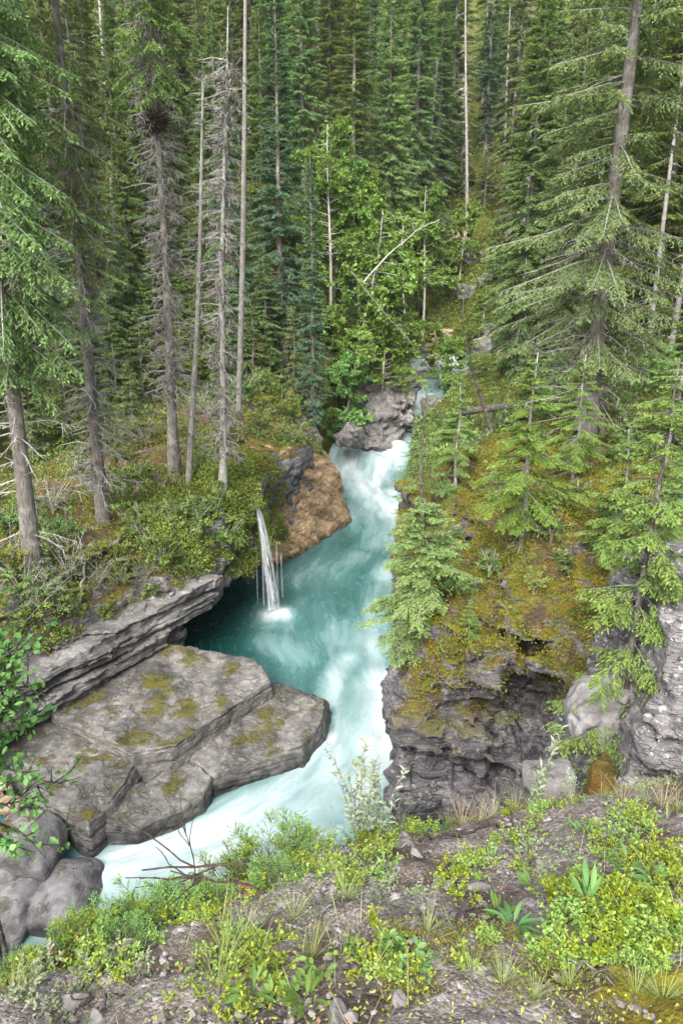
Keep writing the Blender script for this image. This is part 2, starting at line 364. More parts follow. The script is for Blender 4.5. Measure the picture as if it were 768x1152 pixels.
def soilmat():
    t = NT('gravelly soil'); pos = t.n('ShaderNodeNewGeometry').outputs['Position']
    v1 = t.n('ShaderNodeTexVoronoi', Vector=pos, Scale=62.); v2 = t.n('ShaderNodeTexVoronoi', Vector=pos, Scale=135.)
    n = t.noise(pos, 1.7, 6, .65); n2 = t.noise(pos, 9, 6, .7)
    g = t.ramp(t.n('ShaderNodeSeparateColor', Color=v1.outputs['Color']).outputs[0], (0., (.075, .063, .055)), (.5, (.18, .16, .15)), (1., (.34, .32, .31)))
    g2 = t.ramp(t.n('ShaderNodeSeparateColor', Color=v2.outputs['Color']).outputs[1], (0., (.07, .055, .047)), (.6, (.17, .145, .13)), (1., (.31, .285, .27)))
    c = t.mix(t.ramp(n2, (.42, 0.), (.56, 1.)), g, g2)
    c = t.mix(t.ramp(n, (.48, 0.), (.6, .9)), c, t.ramp(n2, (.3, (.035, .022, .016)), (.7, (.085, .058, .043))))
    sx = t.n('ShaderNodeSeparateXYZ', i0=pos)
    mm = t.attr('mossy').outputs['Fac']
    mf = t.ramp(t.math('ADD', mm, t.math('MULTIPLY_ADD', t.noise(pos, 4.5, 6, .7), 1.6, -1.05)), (.3, 0.), (.45, 1.))
    c = t.mix(mf, c, t.mix(.6, t.ramp(t.noise(pos, 7, 4), (.35, (.10, .075, .012)), (.6, (.22, .19, .02))), t.ramp(t.noise(pos, 160, 3, .8), (.3, .35), (.7, 1.3)), 'MULTIPLY'))
    hh = t.math('ADD', t.math('MULTIPLY', v1.outputs[0], -1.), t.math('ADD', t.math('MULTIPLY', v2.outputs[0], -.5), t.math('MULTIPLY', n2, .8)))
    return t.done(t.bsdf(**{'Base Color': c, 'Roughness': .92, 'Specular IOR Level': .2, 'Normal': t.bump(hh, .7, .007)}))
M['soil'] = soilmat()
def watermat():
    t = NT('glacial river water'); uv = t.attr('flow').outputs['Vector']; foam = t.attr('foam').outputs['Fac']; deep = t.attr('deep').outputs['Fac']
    wd = t.n('ShaderNodeTexNoise', Vector=t.mapping(uv, (.25, .5, 1)), Scale=1.1, Detail=3.).outputs[1]
    w = t.n('ShaderNodeVectorMath', _operation='ADD', i0=t.mapping(uv, (.22, 1., 1)), i1=t.mapping(wd, (.7, 1.3, 0))).outputs[0]
    n1 = t.noise(w, .85, 5, .55); n2 = t.noise(w, 2.6, 5, .6); n3 = t.noise(t.mapping(uv, (.8, 1.5, 1)), 3., 4, .6, 1.)
    milk = t.math('ADD', t.math('MULTIPLY', foam, .9), t.math('ADD', t.math('MULTIPLY_ADD', n1, 1.05, -.47), t.math('MULTIPLY_ADD', n2, .4, -.2)), clamp=True)
    c = t.ramp(milk, (.0, (.030, .092, .088)), (.28, (.060, .145, .142)), (.55, (.165, .262, .266)), (.78, (.32, .405, .422)), (1., (.52, .57, .59)))
    c = t.mix(deep, c, (.003, .034, .030))
    lum = t.ramp(n3, (.56, 0.), (.68, 1.))
    c = t.mix(t.math('MULTIPLY', lum, t.math('MULTIPLY_ADD', foam, .18, .06)), c, (.58, .64, .66))
    ro = t.ramp(milk, (0., .16), (.5, .35), (1., .7))
    hgt = t.math('ADD', t.math('MULTIPLY', n1, 1.), t.math('ADD', t.math('MULTIPLY', n2, .5), t.math('MULTIPLY', n3, .25)))
    return t.done(t.bsdf(**{'Base Color': c, 'Roughness': ro, 'IOR': 1.33, 'Specular IOR Level': .5, 'Normal': t.bump(hgt, .35, .16)}))
M['water'] = watermat()
def fallmat():
    t = NT('falling white water'); uv = t.attr('flow').outputs['Vector']
    n = t.noise(t.mapping(uv, (13, .55, 1)), 1.6, 5, .65); e = t.attr('edge').outputs['Fac']
    a = t.math('MULTIPLY', e, t.ramp(n, (.36, .08), (.62, .95)))
    b = t.bsdf(**{'Base Color': (.72, .76, .80), 'Roughness': .45})
    tl = t.n('ShaderNodeBsdfTranslucent', Color=(.8, .83, .87))
    m = t.n('ShaderNodeMixShader', i0=.35, i1=b.outputs[0], i2=tl.outputs[0])
    tp = t.n('ShaderNodeBsdfTransparent')
    return t.done(t.n('ShaderNodeMixShader', i0=a, i1=tp.outputs[0], i2=m.outputs[0]))
M['fall'] = fallmat()
# ------------------------------------------------------------------ terrain shape
LP = [(-70, 7.5), (-11.5, 8.8), (-8.9, 10.4), (-8.3, 12.4), (-8.6, 14.8), (-6.5, 18), (-4.6, 20.5), (-3.9, 22.6), (-3.35, 24.6), (-3.2, 26.8), (-2.5, 29), (-1.3, 32), (-.5, 35), (-.9, 37.2), (-1.7, 39.5), (-1.9, 43), (-1.2, 46), (.5, 50), (3, 54), (5, 58), (7, 64), (8.4, 72), (9, 80), (-70, 80)]
RP = [(1.45, 13.3), (1.55, 15), (1.9, 18), (2.25, 23), (2.6, 28), (3.1, 34), (3.7, 40), (4.5, 45), (7., 50), (9.6, 54), (11., 58), (11.4, 64), (11, 72), (10, 80), (70, 80), (70, 7.6), (14, 7.8), (9, 7.9), (6.2, 8.5), (4.9, 9.3), (5.0, 11), (4.5, 12.7), (3, 12.9)]
def hill(x, y): return .36 * softplus(y - 44, 2.5) + .30 * softplus(y - 62, 3.)
def chan(x, y): return .36 * softplus(y - 44, .6) * (y < 60) + (.36 * 16 + .66 * (y - 60)) * (y >= 60)
def top_left(x, y, R):
    t = 4.7 + .05 * (y - 20) + .12 * softplus(-x - 9, 1.) + hill(x, y) * (1 + .012 * np.clip(-x, 0, 40))
    t = t + .45 * fbm(x * .3, y * .3, 0, 3, 11)
    t = t - 1.9 * np.exp(-np.clip(R, 0, 9) / 1.1) * sstep(23.2, 20.8, y) * sstep(6, 12, y)
    t = t - 3.3 * np.exp(-((x - .6) ** 2 + (y - 36) ** 2) / 7.) - .3 * np.exp(-((x + 3.3) ** 2 + (y - 24.6) ** 2) / .5)
    t = t - 3. * sstep(14.2, 11.5, y) * sstep(-30, -14, x)
    return np.minimum(t, chan(x, y) + 4.6 + .8 * np.clip(R, 0, 99))
def top_right(x, y, R):
    t = 3.9 + .33 * np.clip(R, 0, 9) + .12 * np.clip(R - 9, 0, 60) - 1.4 * sstep(27, 42, y) + hill(x, y) * .95 + .7 * sstep(.5, 2.5, R)
    t = t + .5 * fbm(x * .35, y * .35, 3, 3, 21) + 1.2 * np.exp(-((x - 6.6) ** 2 + (y - 9.8) ** 2) / 3.)
    t = t - .25 * np.sin(np.clip(R, 0, 6) * 3.1 + 1.5 * vnoise(x * .4, y * .4, 1, 5)) * sstep(.2, 1, R) * sstep(6, 4, R)
    return np.minimum(t, chan(x, y) + 3.6 + .8 * np.clip(R, 0, 99) + 1.5 * sstep(34, 20, y))
def brow(x): return np.interp(x, (-4, -2.4, -1.2, -.45, .1, .7, 1.5, 2.6, 4, 6), (1.1, 1.4, 1.9, 2.62, 3.08, 3.42, 3.65, 3.9, 4.1, 4.8))
def near(x, y):
    z = 10.90 - .57 * y + .10 * np.clip(x, -3, 3) - 2.1 * softplus(y - brow(x), .16)
    return z + .07 * fbm(x * 1.3, y * 1.3, 0, 4, 31) - .05 * softplus(-y, .5)
def ground(x, y):
    x, y = np.asarray(x, float), np.asarray(y, float)
    RL, RR = polysd(LP, x, y), polysd(RP, x, y)
    c = chan(x, y) - 1. * sstep(72, 56, y) + .15 * fbm(x * .6, y * .6, 0, 3, 3)
    c = c + sstep(60, 80, y) * (hill(x, y) - chan(x, y) + 4)
    zl = c + (top_left(x, y, RL) - c) * sstep(-.15, .55, RL); zr = c + (top_right(x, y, RR) - c) * sstep(-.15, .55, RR)
    z = np.maximum(zl, zr); z = np.where(y > 78, np.maximum(z, 4.7 + hill(x, y)), z)
    return np.maximum(z, np.where(y < 14, np.maximum(near(x, y), -1.2), -9))
_ts = np.concatenate([np.arange(1., 8, .02), np.arange(8, 140, .06)])
def G(px, py, off=0):                   # where the sight line of a photo pixel meets the ground
    d = ray(px, py); P = np.array((0, 0, CZ)) + d * _ts[:, None]
    m = np.argmax(P[:, 2] <= ground(P[:, 0], P[:, 1])); return P[m]
def GZ(x, y): return float(ground(np.array([x]), np.array([y]))[0])
def struct(name, me): return tag(mkobj(name, me), kind='structure')
# ground sheet, finer near the gorge
xs = np.concatenate([np.arange(-120, -24, 4.), np.arange(-24, 22, .33), np.arange(22, 121, 4.)])
ys = np.concatenate([np.arange(-30, 4, 2.), np.arange(4, 64, .33), np.arange(64, 190, 2.5)])
X, Y = np.meshgrid(xs, ys, indexing='ij'); Zg = ground(X, Y)
inb = lambda x, y, b: np.minimum(np.minimum(x - b[0], b[2] - x), np.minimum(y - b[1], b[3] - y))
BL, BR = (-13.2, 9.6, 1.2, 38.), (.6, 7.4, 11.6, 27.5)       # regions that get a finely carved surface
for b in (BL, BR): Zg = Zg - 1.2 * sstep(.15, .9, inb(X, Y, b)) - 8 * sstep(.8, 3., inb(X, Y, b))
Zg = Zg - 1.2 * sstep(.0, .6, inb(X, Y, (-4., .3, 4.6, 5.6))) * (Y < 8)
nx, ny = X.shape; ii = np.arange(nx - 1)[:, None] * ny + np.arange(ny - 1)[None]
quad = lambda ii, ny: np.stack([ii, ii + ny, ii + ny + 1, ii + 1], -1).reshape(-1, 4)
struct('ground', mkmesh('ground', np.stack([X, Y, Zg], -1).reshape(-1, 3), quad(ii, ny), M['forest'], smooth=True))
def blocks(x, y, z, sx, sz, seed):      # broken joint blocks: each cell stands out or back a little
    w = .35 * vnoise(x * .9, y * .9, z * .9, seed); iz = np.floor((z + .12 * x + .3 * w) / sz).astype(np.int64); o = _h(iz, iz * 0, iz * 0, seed) * .5
    return _h(np.floor((x + w) / sx + o).astype(np.int64), np.floor((y + w) / sx - o).astype(np.int64), iz, seed + 1)
# carved banks
def strata(x, y, z, tx, ty, per, seed):
    q = (z + tx * x + ty * y) / per + .5 * vnoise(x * .35, y * .35, z * .3, seed)
    a = q - np.floor(q); k = _h(np.floor(q).astype(np.int64), np.zeros(q.shape, np.int64), np.zeros(q.shape, np.int64), seed)
    return k * .5 + .9 * np.clip(1 - np.abs(a) * 7, 0, 1) + .35 * a     # ledge depth with a dark groove between beds
def left_base(x, y, z):
    x2, y2 = x[:, :, 0], y[:, :, 0]; R = polysd(LP, x2, y2); T = np.where(R > -1.2, top_left(x2, y2, np.maximum(R, 0)), -1)
    R, T = R[:, :, None], T[:, :, None]
    d = smax((z - T) * .75, -R + .35 * sstep(2.5, 0., z) * sstep(8, 12, y2)[:, :, None], .35)
    cave = 1 - np.sqrt(((x + 5.6) / 3.3) ** 2 + ((y - 22.6) / 3.) ** 2 + ((z - .2) / 2.3) ** 2)
    cave2 = 1 - np.sqrt(((x + 3.3) / 1.6) ** 2 + ((y - 25.6) / 2.4) ** 2 + ((z + .1) / 2.2) ** 2)
    return np.maximum(d, np.maximum(cave * 2.3, cave2 * 1.6))
def left_det(x, y, z):
    side = sstep(4.6, 3.4, z)
    return .28 * fbm(x * .9, y * .9, z * .9, 5, 41) + side * (.15 * strata(x, y, z, .12, -.02, .42, 43) + .15 * blocks(x, y, z, .8, .4, 75) + .07 * blocks(x, y, z, .35, .2, 77))
V, Q = volume((BL[0], BL[1], -1.), (BL[2], BL[3], 8.4), .105, left_base, left_det)
E1 = inb(V[:, 0], V[:, 1], BL); V[:, 2] -= .35 * sstep(.5, 0, E1)
struct('shore', mkmesh('riverbank', V, Q, M['rock'], smooth=True))
def right_base(x, y, z):
    x2, y2 = x[:, :, 0], y[:, :, 0]; R = polysd(RP, x2, y2); T = np.where(R > -1.2, top_right(x2, y2, np.maximum(R, 0)), -1)
    R, T = R[:, :, None], T[:, :, None]
    ov = .75 * np.exp(-((z - 3.9) / .5) ** 2) * .35 - .45 * sstep(1.3, 3.2, z) * sstep(4.4, 3.6, z) * 0 + .22 * (z - 2.) * sstep(24, 16, y2)[:, :, None] * .55
    d = smax((z - T) * .75, -R + ov, .3)
    cave = 1 - np.sqrt(((x - 4.2) / 1.05) ** 2 + ((y - 12.2) / 3.3) ** 2 + ((z - 2.75) / 1.5) ** 2)
    c2 = 1 - np.sqrt(((x - 3.2) / 1.3) ** 2 + ((y - 12.6) / .9) ** 2 + ((z - 3.2) / .4) ** 2)
    return np.maximum(d, np.maximum(cave * .9, c2 * .6))
def right_det(x, y, z):
    side = sstep(5.6, 4.2, z) + .25
    w_ = .5 * vnoise(x * .55, y * .55, z * .55, 9); q = .25 * strata(x + w_, y, z + w_, -.16, .08, .62, 53) * np.clip(.35 + .7 * vnoise(x * .6, y * .6, z * .6, 8), 0, 1)
    blk = np.abs(vnoise(x * 1.5 + 3, y * 1.5, z * 1.1, 57)) * -.35
    return -.08 * (1 - 2 * np.abs(fbm(x * .9, y * .9, z * 1.3, 3, 59))) + .30 * fbm(x * .75, y * .75, z * .75, 6, 51, .56) + side * (.30 * q + .4 * blk + .22 * blocks(x, y, z, 1.05, .55, 71) + .085 * blocks(x, y, z, .42, .24, 73)) + .12
V, Q = volume((BR[0], BR[1], -1.), (BR[2], BR[3], 9.6), .066, right_base, right_det)
E1 = inb(V[:, 0], V[:, 1], (-9, BR[1] - 9, BR[2], BR[3])); V[:, 2] -= .35 * sstep(.5, 0, E1)
struct('terrain', mkmesh('cliff', V, Q, M['bluffrock'], smooth=True))
# near bank under the camera
xs = np.arange(-3.9, 4.5, .024); ys = np.arange(.4, 5.5, .024); X, Y = np.meshgrid(xs, ys, indexing='ij'); Zn = near(X, Y)
c1, i1 = cells(X * 26, Y * 26, 5); c2, i2 = cells(X * 11 + 3, Y * 11, 8)
stones = np.where(i2 > .35, np.clip(.42 - c2, 0, .4) * .07, 0)
Zn = Zn + np.clip(.5 - c1, 0, .5) * .016 * (i1 + 1) + stones + .03 * fbm(X * 6, Y * 6, 0, 3, 33)
mossy = sstep(.25, .9, X) * sstep(1.62, 1.25, Y) * .9 + .0 * X
nx, ny = X.shape; ii = np.arange(nx - 1)[:, None] * ny + np.arange(ny - 1)[None]
struct('land', mkmesh('near bank', np.stack([X, Y, Zn], -1).reshape(-1, 3), quad(ii, ny), M['soil'], {'mossy': mossy.ravel()}, smooth=True)).name = 'land'
def NZ(x, y): return float(near(np.array([x], float), np.array([y], float))[0])
def GN(px, py):
    d = ray(px, py); P = np.array((0, 0, CZ)) + d * _ts[:700, None] * .75
    g = P[:, 2] - near(P[:, 0], P[:, 1]); m = np.argmax(g <= 0) if (g <= 0).any() else np.argmin(g + 9 * (P[:, 1] > brow(P[:, 0]) + .25))
    q = P[m]; q[2] = NZ(q[0], q[1]); return q
# ------------------------------------------------------------------ rocks as things
def rock_mesh(name, planes, mat, h=.06, seed=0, rough=.08, round_=.12, st=None, origin=(0, 0, 0), fine=.03, blk=0., ani=(1, 1, 1), shear=0.):
    """planes: (point, outward normal) list; a convex block, its edges worn round"""
    P = [(np.asarray(p, float), np.asarray(n, float) / np.linalg.norm(n)) for p, n in planes]
    # bounding box by sampling
    c = np.mean([p for p, n in P], axis=0); r = max(np.linalg.norm(p - c) for p, n in P) * 1.5 + .6
    g = np.linspace(-r, r, 72); A = np.stack(np.meshgrid(g, g, g, indexing='ij'), -1) + c
    f = np.max([((A - p) @ n) for p, n in P], axis=0); W = A[f < .05]
    pad = 3 * h + 1.3 * (rough + fine) + (st[0] * 1.5 if st else 0); lo, hi = W.min(0) - pad, W.max(0) + pad
    def base(x, y, z):
        f = None
        for p, n in P:
            d = (x - p[0]) * n[0] + (y - p[1]) * n[1] + (z - p[2]) * n[2]
            f = d if f is None else smax(f, d, round_)
        return f
    def det(x, y, z):
        z_ = z + shear * (x + y); d = rough * fbm(x * .9 * ani[0] + seed, y * .9 * ani[1], z_ * .9 * ani[2], 5, 60 + seed) + fine * fbm(x * 4.5, y * 4.5, z * 4.5, 3, 80 + seed)
        if blk: d = d + blk * blocks(x, y, z, .55, .3, 150 + seed) + blk * .5 * blocks(x, y, z, .21, .13, 151 + seed)
        if st: d = d + st[0] * strata(x, y, z, st[1], st[2], st[3], 90 + seed)
        return d
    V, Q = volume(lo, hi, h, base, det, pad + h)
    return mkmesh(name, V - np.asarray(origin), Q, mat, smooth=True)
def prism(poly, ztop, zbot, batter=.12, tiltx=0, tilty=0):
    """block planes from a plan outline (counter-clockwise), a tilted top and battered sides"""
    c = np.mean(poly, axis=0); out = [((c[0], c[1], ztop), (-tiltx, -tilty, 1)), ((c[0], c[1], zbot), (0, 0, -1))]
    for (ax, ay), (bx, by) in zip(poly, poly[1:] + poly[:1]):
        n = np.array((by - ay, -(bx - ax), 0.)); n /= np.linalg.norm(n); out.append((((ax + bx) / 2, (ay + by) / 2, ztop), (n[0], n[1], batter)))
    return out
def inset(poly, d=.06):
    c = np.mean(poly, axis=0); return [tuple(np.array(p) + (c - p) / np.linalg.norm(c - p) * d) for p in poly]
slab = empty('flat_rock', (-4, 15.5, 0), 'wide flat grey brown rock slab with diagonal cracks jutting into the turquoise river', 'rock')
so = (-4, 15.5, 0)
def pz(pts, z): return [tuple(at_z(a, b, z)[:2]) for a, b in pts]
def ccw(poly):
    a = sum(p[0] * q[1] - q[0] * p[1] for p, q in zip(poly, poly[1:] + poly[:1])); return poly if a > 0 else poly[::-1]
for i, (pts, z, zb, tx, ty, bt) in enumerate([
        ([(34, 778), (150, 724), (288, 740), (306, 764), (198, 834), (150, 842), (60, 806)], 1.32, -.8, -.02, .05, .10),
        ([(202, 848), (310, 768), (369, 783), (364, 812), (340, 838), (238, 870)], .68, -.8, -.02, .04, .16),
        ([(-22, 855), (16, 806), (60, 804), (168, 842), (128, 898), (98, 924), (28, 884)], .88, -.8, .02, .06, .30),
        ([(124, 900), (206, 850), (240, 872), (232, 894), (150, 932), (106, 920)], .55, -.8, -.03, .05, .16)]):
    mkobj('rock_block', rock_mesh('rock block', prism(inset(ccw(pz(pts, z))), z, zb, bt, tx, ty), M['slab'], .036, i, .06, .02,
          (.05, .08, -.05, .30), so, .026, .012), slab)
# pale layered ledge on the left bank, three beds
lo_ = (-6.5, 17.5, 2.5)
lr = empty('rock_ledge', lo_, 'long pale layered rock ledge slanting beneath the left bank shrubs', 'rock')
def bed(a, b, depth, z, th, k, bt):
    a, b = np.array(a), np.array(b); e = (b - a) / np.linalg.norm(b - a); n = np.array((-e[1], e[0]))
    pl = prism(ccw([tuple(a), tuple(b), tuple(b + n * depth + e * -.3), tuple(a + n * depth)]), z, z - th, bt, 0, .075)
    mkobj('rock_bed', rock_mesh('rock bed', pl, M['ledge'], .045, 10 + k, .09, .04, (.11, .05, -.03, .13), lo_, .03, .03), lr)
bed((-9.6, 12.6), (-4.0, 20.7), 1.6, 2.68, .5, 0, .05); bed((-9.4, 12.75), (-4.15, 20.45), 2.2, 2.2, .42, 1, -.15); bed((-9.2, 12.75), (-5.3, 18.6), 2.2, 1.8, .5, 2, -.2)
# orange nose
oo = (-1.5, 32, 0)
on = empty('rock_outcrop', oo, 'orange tan rock outcrop with mossy top at the river bend', 'rock')
mkobj('rock_face', rock_mesh('rock face', [((-2.0, 29.2, 2), (.82, -.55, -.12)), ((-.6, 32.6, 1), (.9, -.42, .15)), ((.25, 35.2, 1), (.95, .1, .35)), ((-1.2, 31.5, 4.4), (.62, .12, .95)), ((-3, 30, 5.1), (0, 0, 1)),
      ((-4.6, 32, 2), (-1, 0, 0)), ((-2, 38, 1), (0.1, 1, .2)), ((-3.2, 28.2, 1), (-.35, -1, .1)), ((-2, 33, -.8), (0, 0, -1))], M['orange'], .06, 21, .17, .22, (.05, .5, .45, .75), oo, .012, .02, (.45, .45, 1.7), .45), on)
# boulders and cobbles
def boulder(name, label, px, py, z, size, mat, seed, group=None, sq=(1, 1, .75), h=None, cat='rock', y=None, ro=.06):
    p = at_z(px, py, z) if y is None else G(px, py) + (0, 0, size * .15) if y >= 53 else at_d(px, py, y); rs = np.random.RandomState(seed); pl = []
    for k in range(13):
        n = rs.normal(size=3); n /= np.linalg.norm(n); pl.append((tuple(p + n * size * np.array(sq) * rs.uniform(.78, 1.05)), tuple(n / np.array(sq))))
    for n in [(1, 0, 0), (-1, 0, 0), (0, 1, 0), (0, -1, 0), (0, 0, 1), (0, 0, -1)]: pl.append((tuple(p + np.array(n) * size * np.array(sq)), n))
    me = rock_mesh(name.replace('_', ' '), pl, mat, h or size / 13, seed, size * ro, size * .12, None, p, size * .02 + size * (ro - .06) * .4)
    return tag(mkobj(name, me, None, p), label, cat, group)
boulder('boulder', 'large smooth purple grey boulder beside the lower left corner of the slab', 32, 952, .6, .72, M['boulder'], 101, sq=(1, 1.1, .8), ro=.10)
boulder('boulder', 'mossy dark boulder cut by the left edge, against the smooth purple boulder', -2, 972, .6, .62, M['boulder'], 102)
boulder('boulder', 'grey boulder half sunk in the shallows at the lower left edge', 8, 1030, .1, .7, M['boulder'], 104, sq=(1.1, 1, .7), ro=.12)
boulder('boulder', 'flat wet grey boulder running into the water at the slab foot', 72, 1000, .1, .8, M['boulder'], 103, sq=(1, 1.2, .55))
for k, (a, b, z, s, l) in enumerate([(10, 906, .9, .27, 'rounded tan cobble at the left edge under the leafy sapling'), (16, 924, .85, .2, 'small pale cobble wedged above the smooth purple boulder'),
        (2, 888, .95, .24, 'brown cobble touching the leafy sapling at left'), (14, 1000, .3, .24, 'orange tan cobble standing in the foamy shallows'), (38, 997, .3, .2, 'light beige cobble below the smooth purple boulder')]):
    boulder('cobble', l, a, b, z, s, M['cobble'], 110 + k, 'cobbles by the slab', cat='stone')
boulder('boulder', 'big dark wet boulder splitting the rapids upstream', 430, 474, 0, 2.1, M['scree'], 121, sq=(1, 1, 1.05), y=49.5, ro=.26, h=.11)
boulder('boulder', 'dark wet rock under the small side cascade left of the rapids', 392, 492, 0, .9, M['scree'], 122, sq=(1, 1.2, .9), y=44.5, ro=.24)
boulder('boulder', 'pale angular boulder high in the gully', 556, 340, 0, 1.1, M['scree'], 123, y=61, ro=.2)
boulder('boulder', 'grey blocky boulder in the gully under the pale one', 560, 372, 0, 1.3, M['scree'], 124, y=59, ro=.2)
boulder('boulder', 'long grey boulder beside the upper pool', 470, 432, 0, 1.25, M['scree'], 125, sq=(1.3, 1, .7), y=53, ro=.2)
boulder('boulder', 'dark flat boulder at the outlet of the upper pool', 486, 458, 0, .9, M['scree'], 126, y=51, ro=.2)
boulder('boulder', 'grey boulder at the upper end of the gully below the moss slope', 532, 292, 0, 1.1, M['scree'], 127, y=67, ro=.2)
for k, (a, b, y, s_, l) in enumerate([(500, 302, 66, 1.0, 'grey boulder beside the leafy birch in the upper gully'), (524, 332, 62, .9, 'brownish boulder below the grey one in the upper gully'), (548, 392, 55, 1.0, 'pale boulder on the right shore of the upper pool'), (492, 384, 58, 1.1, 'broad dark boulder at the head of the upper pool'), (532, 424, 52, .9, 'low grey boulder beneath the rotting log'), (506, 412, 54.5, .6, 'small wet boulder inside the upper pool'), (572, 402, 53, .8, 'grey boulder half hidden by shrubs right of the upper pool'), (470, 402, 56, .9, 'angular boulder on the left shore of the upper pool'), (545, 318, 64, .8, 'rust stained boulder left of the pale angular one'), (515, 270, 70, 1.1, 'tall grey boulder at the gully top under the moss slope')]):
    boulder('boulder', l, a, b, 0, s_, M['scree' if k % 3 else 'cobble'], 160 + k, y=y, ro=.22)
rs = np.random.RandomState(5)
protoS = [boulder('scree_stone', 'x', 0, 0, 0, .3, M['scree'], 130 + k, sq=(1.2, .9, .6), h=.05, cat='stone') for k in range(4)]
sc_list = []
for k in range(64):
    a, b = rs.uniform(0, 1), rs.uniform(0, 1); px = 404 + 58 * a + 14 * (b - .5); py = 388 + 62 * b
    y = 50.6 + 2. * (1 - b); p = at_d(px, py, y)
    o = protoS[k] if k < 4 else protoS[k % 4].copy()
    if k >= 4: COL.objects.link(o)
    o.location = p; o.rotation_euler = rs.uniform(-.6, .6, 3) + (0, 0, rs.uniform(0, 6)); s = rs.uniform(.7, 1.9); o.scale = (s, s, s)
    tag(o, 'grey angular stone in the scree pile between the birch and the rapids boulder', 'stone', 'stones of the scree pile'); sc_list.append(o)
# mound carrying the scree
b0 = rock_mesh('scree mound', [(tuple(at_d(432, 425, 52)), (-.1, -1, .9)), ((.6, 52, 5), (-1, 0, .1)), ((4.6, 52, 5), (1, .1, .35)), ((2, 56, 5), (0, 1, 0)), ((2.6, 52.6, 8.), (0, 0, 1)), ((2.6, 52, 2.), (0, 0, -1))], M['scree'], .16, 33, .6, .3, None, (2, 50, 0), .15)
tag(mkobj('rock_mound', b0, None, (2, 50, 0)), 'steep stony mound between the birch trunks and the upper rapids', 'rock')
rf = rock_mesh('gully rock', [((6.2, 8.9, 6.), (-.45, -.85, .3)), ((4.9, 10.2, 5.), (-1, .1, .2)), ((6.8, 10, 7.0), (-.1, -.25, 1)), ((9.6, 10, 5), (1, 0, 0)), ((7, 12.4, 5), (0, 1, 0)), ((7, 10, 1), (0, 0, -1))], M['rough'], .06, 35, .26, .10, (.03, .2, .1, .9), (6.8, 10, 2), .06, .07)
tag(mkobj('rock_outcrop', rf, None, (6.8, 10, 2)), 'dark speckled rock outcrop behind the grassy rim at the right edge', 'rock')
tag(boulder('boulder', 'orange brown moss covered boulder at the foot of the dark cave', 674, 872, 0, .30, M['mossrock'], 141, y=9.6, sq=(.8, 1, 1.2), ro=.2))
boulder('boulder', 'smooth blue grey block right of the dark cave mouth', 668, 806, 0, .7, M['boulder'], 142, y=11., sq=(.75, 1, 1.2), ro=.22, h=.05)
boulder('boulder', 'pale grey boulder below the cave behind the silvery willow', 616, 884, 0, .36, M['boulder'], 143, y=9.6, sq=(1.2, 1, .8), ro=.12)
# ------------------------------------------------------------------ river
CLN = np.array([(9.6, 62), (8.4, 58), (5.8, 54.5), (3.2, 50), (1.4, 46), (1., 42), (1.4, 37), (.8, 31.5), (-.3, 27), (-.2, 22), (.6, 18), (.3, 15), (-2.2, 11.8), (-6, 9.9), (-12, 8.8), (-20, 8)], float)
def flow(x, y):
    seg = np.diff(CLN, axis=0); ln = np.linalg.norm(seg, axis=1); cum = np.concatenate([[0], np.cumsum(ln)])
    bd = np.full(x.shape, 1e9); u = np.zeros(x.shape); v = np.zeros(x.shape); W = np.zeros(x.shape)
    for (a, e, l, c) in zip(CLN[:-1], seg, ln, cum):
        t = np.clip(((x - a[0]) * e[0] + (y - a[1]) * e[1]) / l ** 2, 0, 1); dx, dy = x - a[0] - t * e[0], y - a[1] - t * e[1]
        d = np.hypot(dx, dy); w = 1 / (d + .25) ** 4
        u += w * (c + t * l); v += w * np.sign(e[0] * dy - e[1] * dx) * d; W += w
    return u / W, v / W
xs = np.arange(-20, 13, .12); ys = np.arange(6.5, 63, .12); X, Y = np.meshgrid(xs, ys, indexing='ij')
RL, RR = polysd(LP, X, Y), polysd(RP, X, Y)
zw = np.where(Y > 42, .36 * softplus(Y - 44.3, .5) - .012, 0) 
zw = zw + .22 * np.sin(Y * 2.3 + 1.2 * X) * sstep(44, 47, Y) * sstep(56, 54, Y)
U, Vv = flow(X, Y)
foam = np.zeros(X.shape)
def stroke(pts, w, s, z=0):
    global foam
    P = np.array([at_z(a, b, z)[:2] for a, b in pts])
    for a, b in zip(P[:-1], P[1:]):
        e = b - a; t = np.clip(((X - a[0]) * e[0] + (Y - a[1]) * e[1]) / (e @ e), 0, 1)
        foam = np.maximum(foam, s * np.exp(-(np.hypot(X - a[0] - t * e[0], Y - a[1] - t * e[1]) / w) ** 2))
stroke([(382, 522), (400, 545), (436, 562), (452, 575)], 2.2, .85); stroke([(378, 500), (392, 530)], 1.4, .95); stroke([(455, 505), (430, 530), (410, 548)], 1.8, .95)
stroke([(450, 580), (440, 610)], 1.6, .55); stroke([(400, 570), (425, 600)], 1.5, .45)
stroke([(440, 640), (428, 690), (420, 730), (425, 790), (415, 840), (380, 880)], 1.2, .5)
stroke([(395, 740), (380, 765), (372, 790)], .6, .62); stroke([(430, 770), (425, 810), (405, 850), (360, 890), (300, 925), (240, 955), (150, 985)], 1.5, .88)
stroke([(370, 830), (330, 875), (250, 925), (165, 965)], .6, .85); stroke([(345, 905), (250, 960), (120, 1000)], 1.2, .85)
stroke([(330, 650), (370, 640), (400, 625)], 1.2, .34); stroke([(300, 720), (340, 735), (380, 700)], 1., .32); stroke([(345, 680), (385, 720)], .8, .28)
foam = np.maximum(foam, 1.05 * 1.25 * np.exp(-((np.hypot(X + 2.5, (Y - 23.75) * .9)) / .72) ** 2)); foam = np.maximum(foam, .5 * np.exp(-(np.hypot(X + 2.4, Y - 23.4) / 1.2) ** 2))
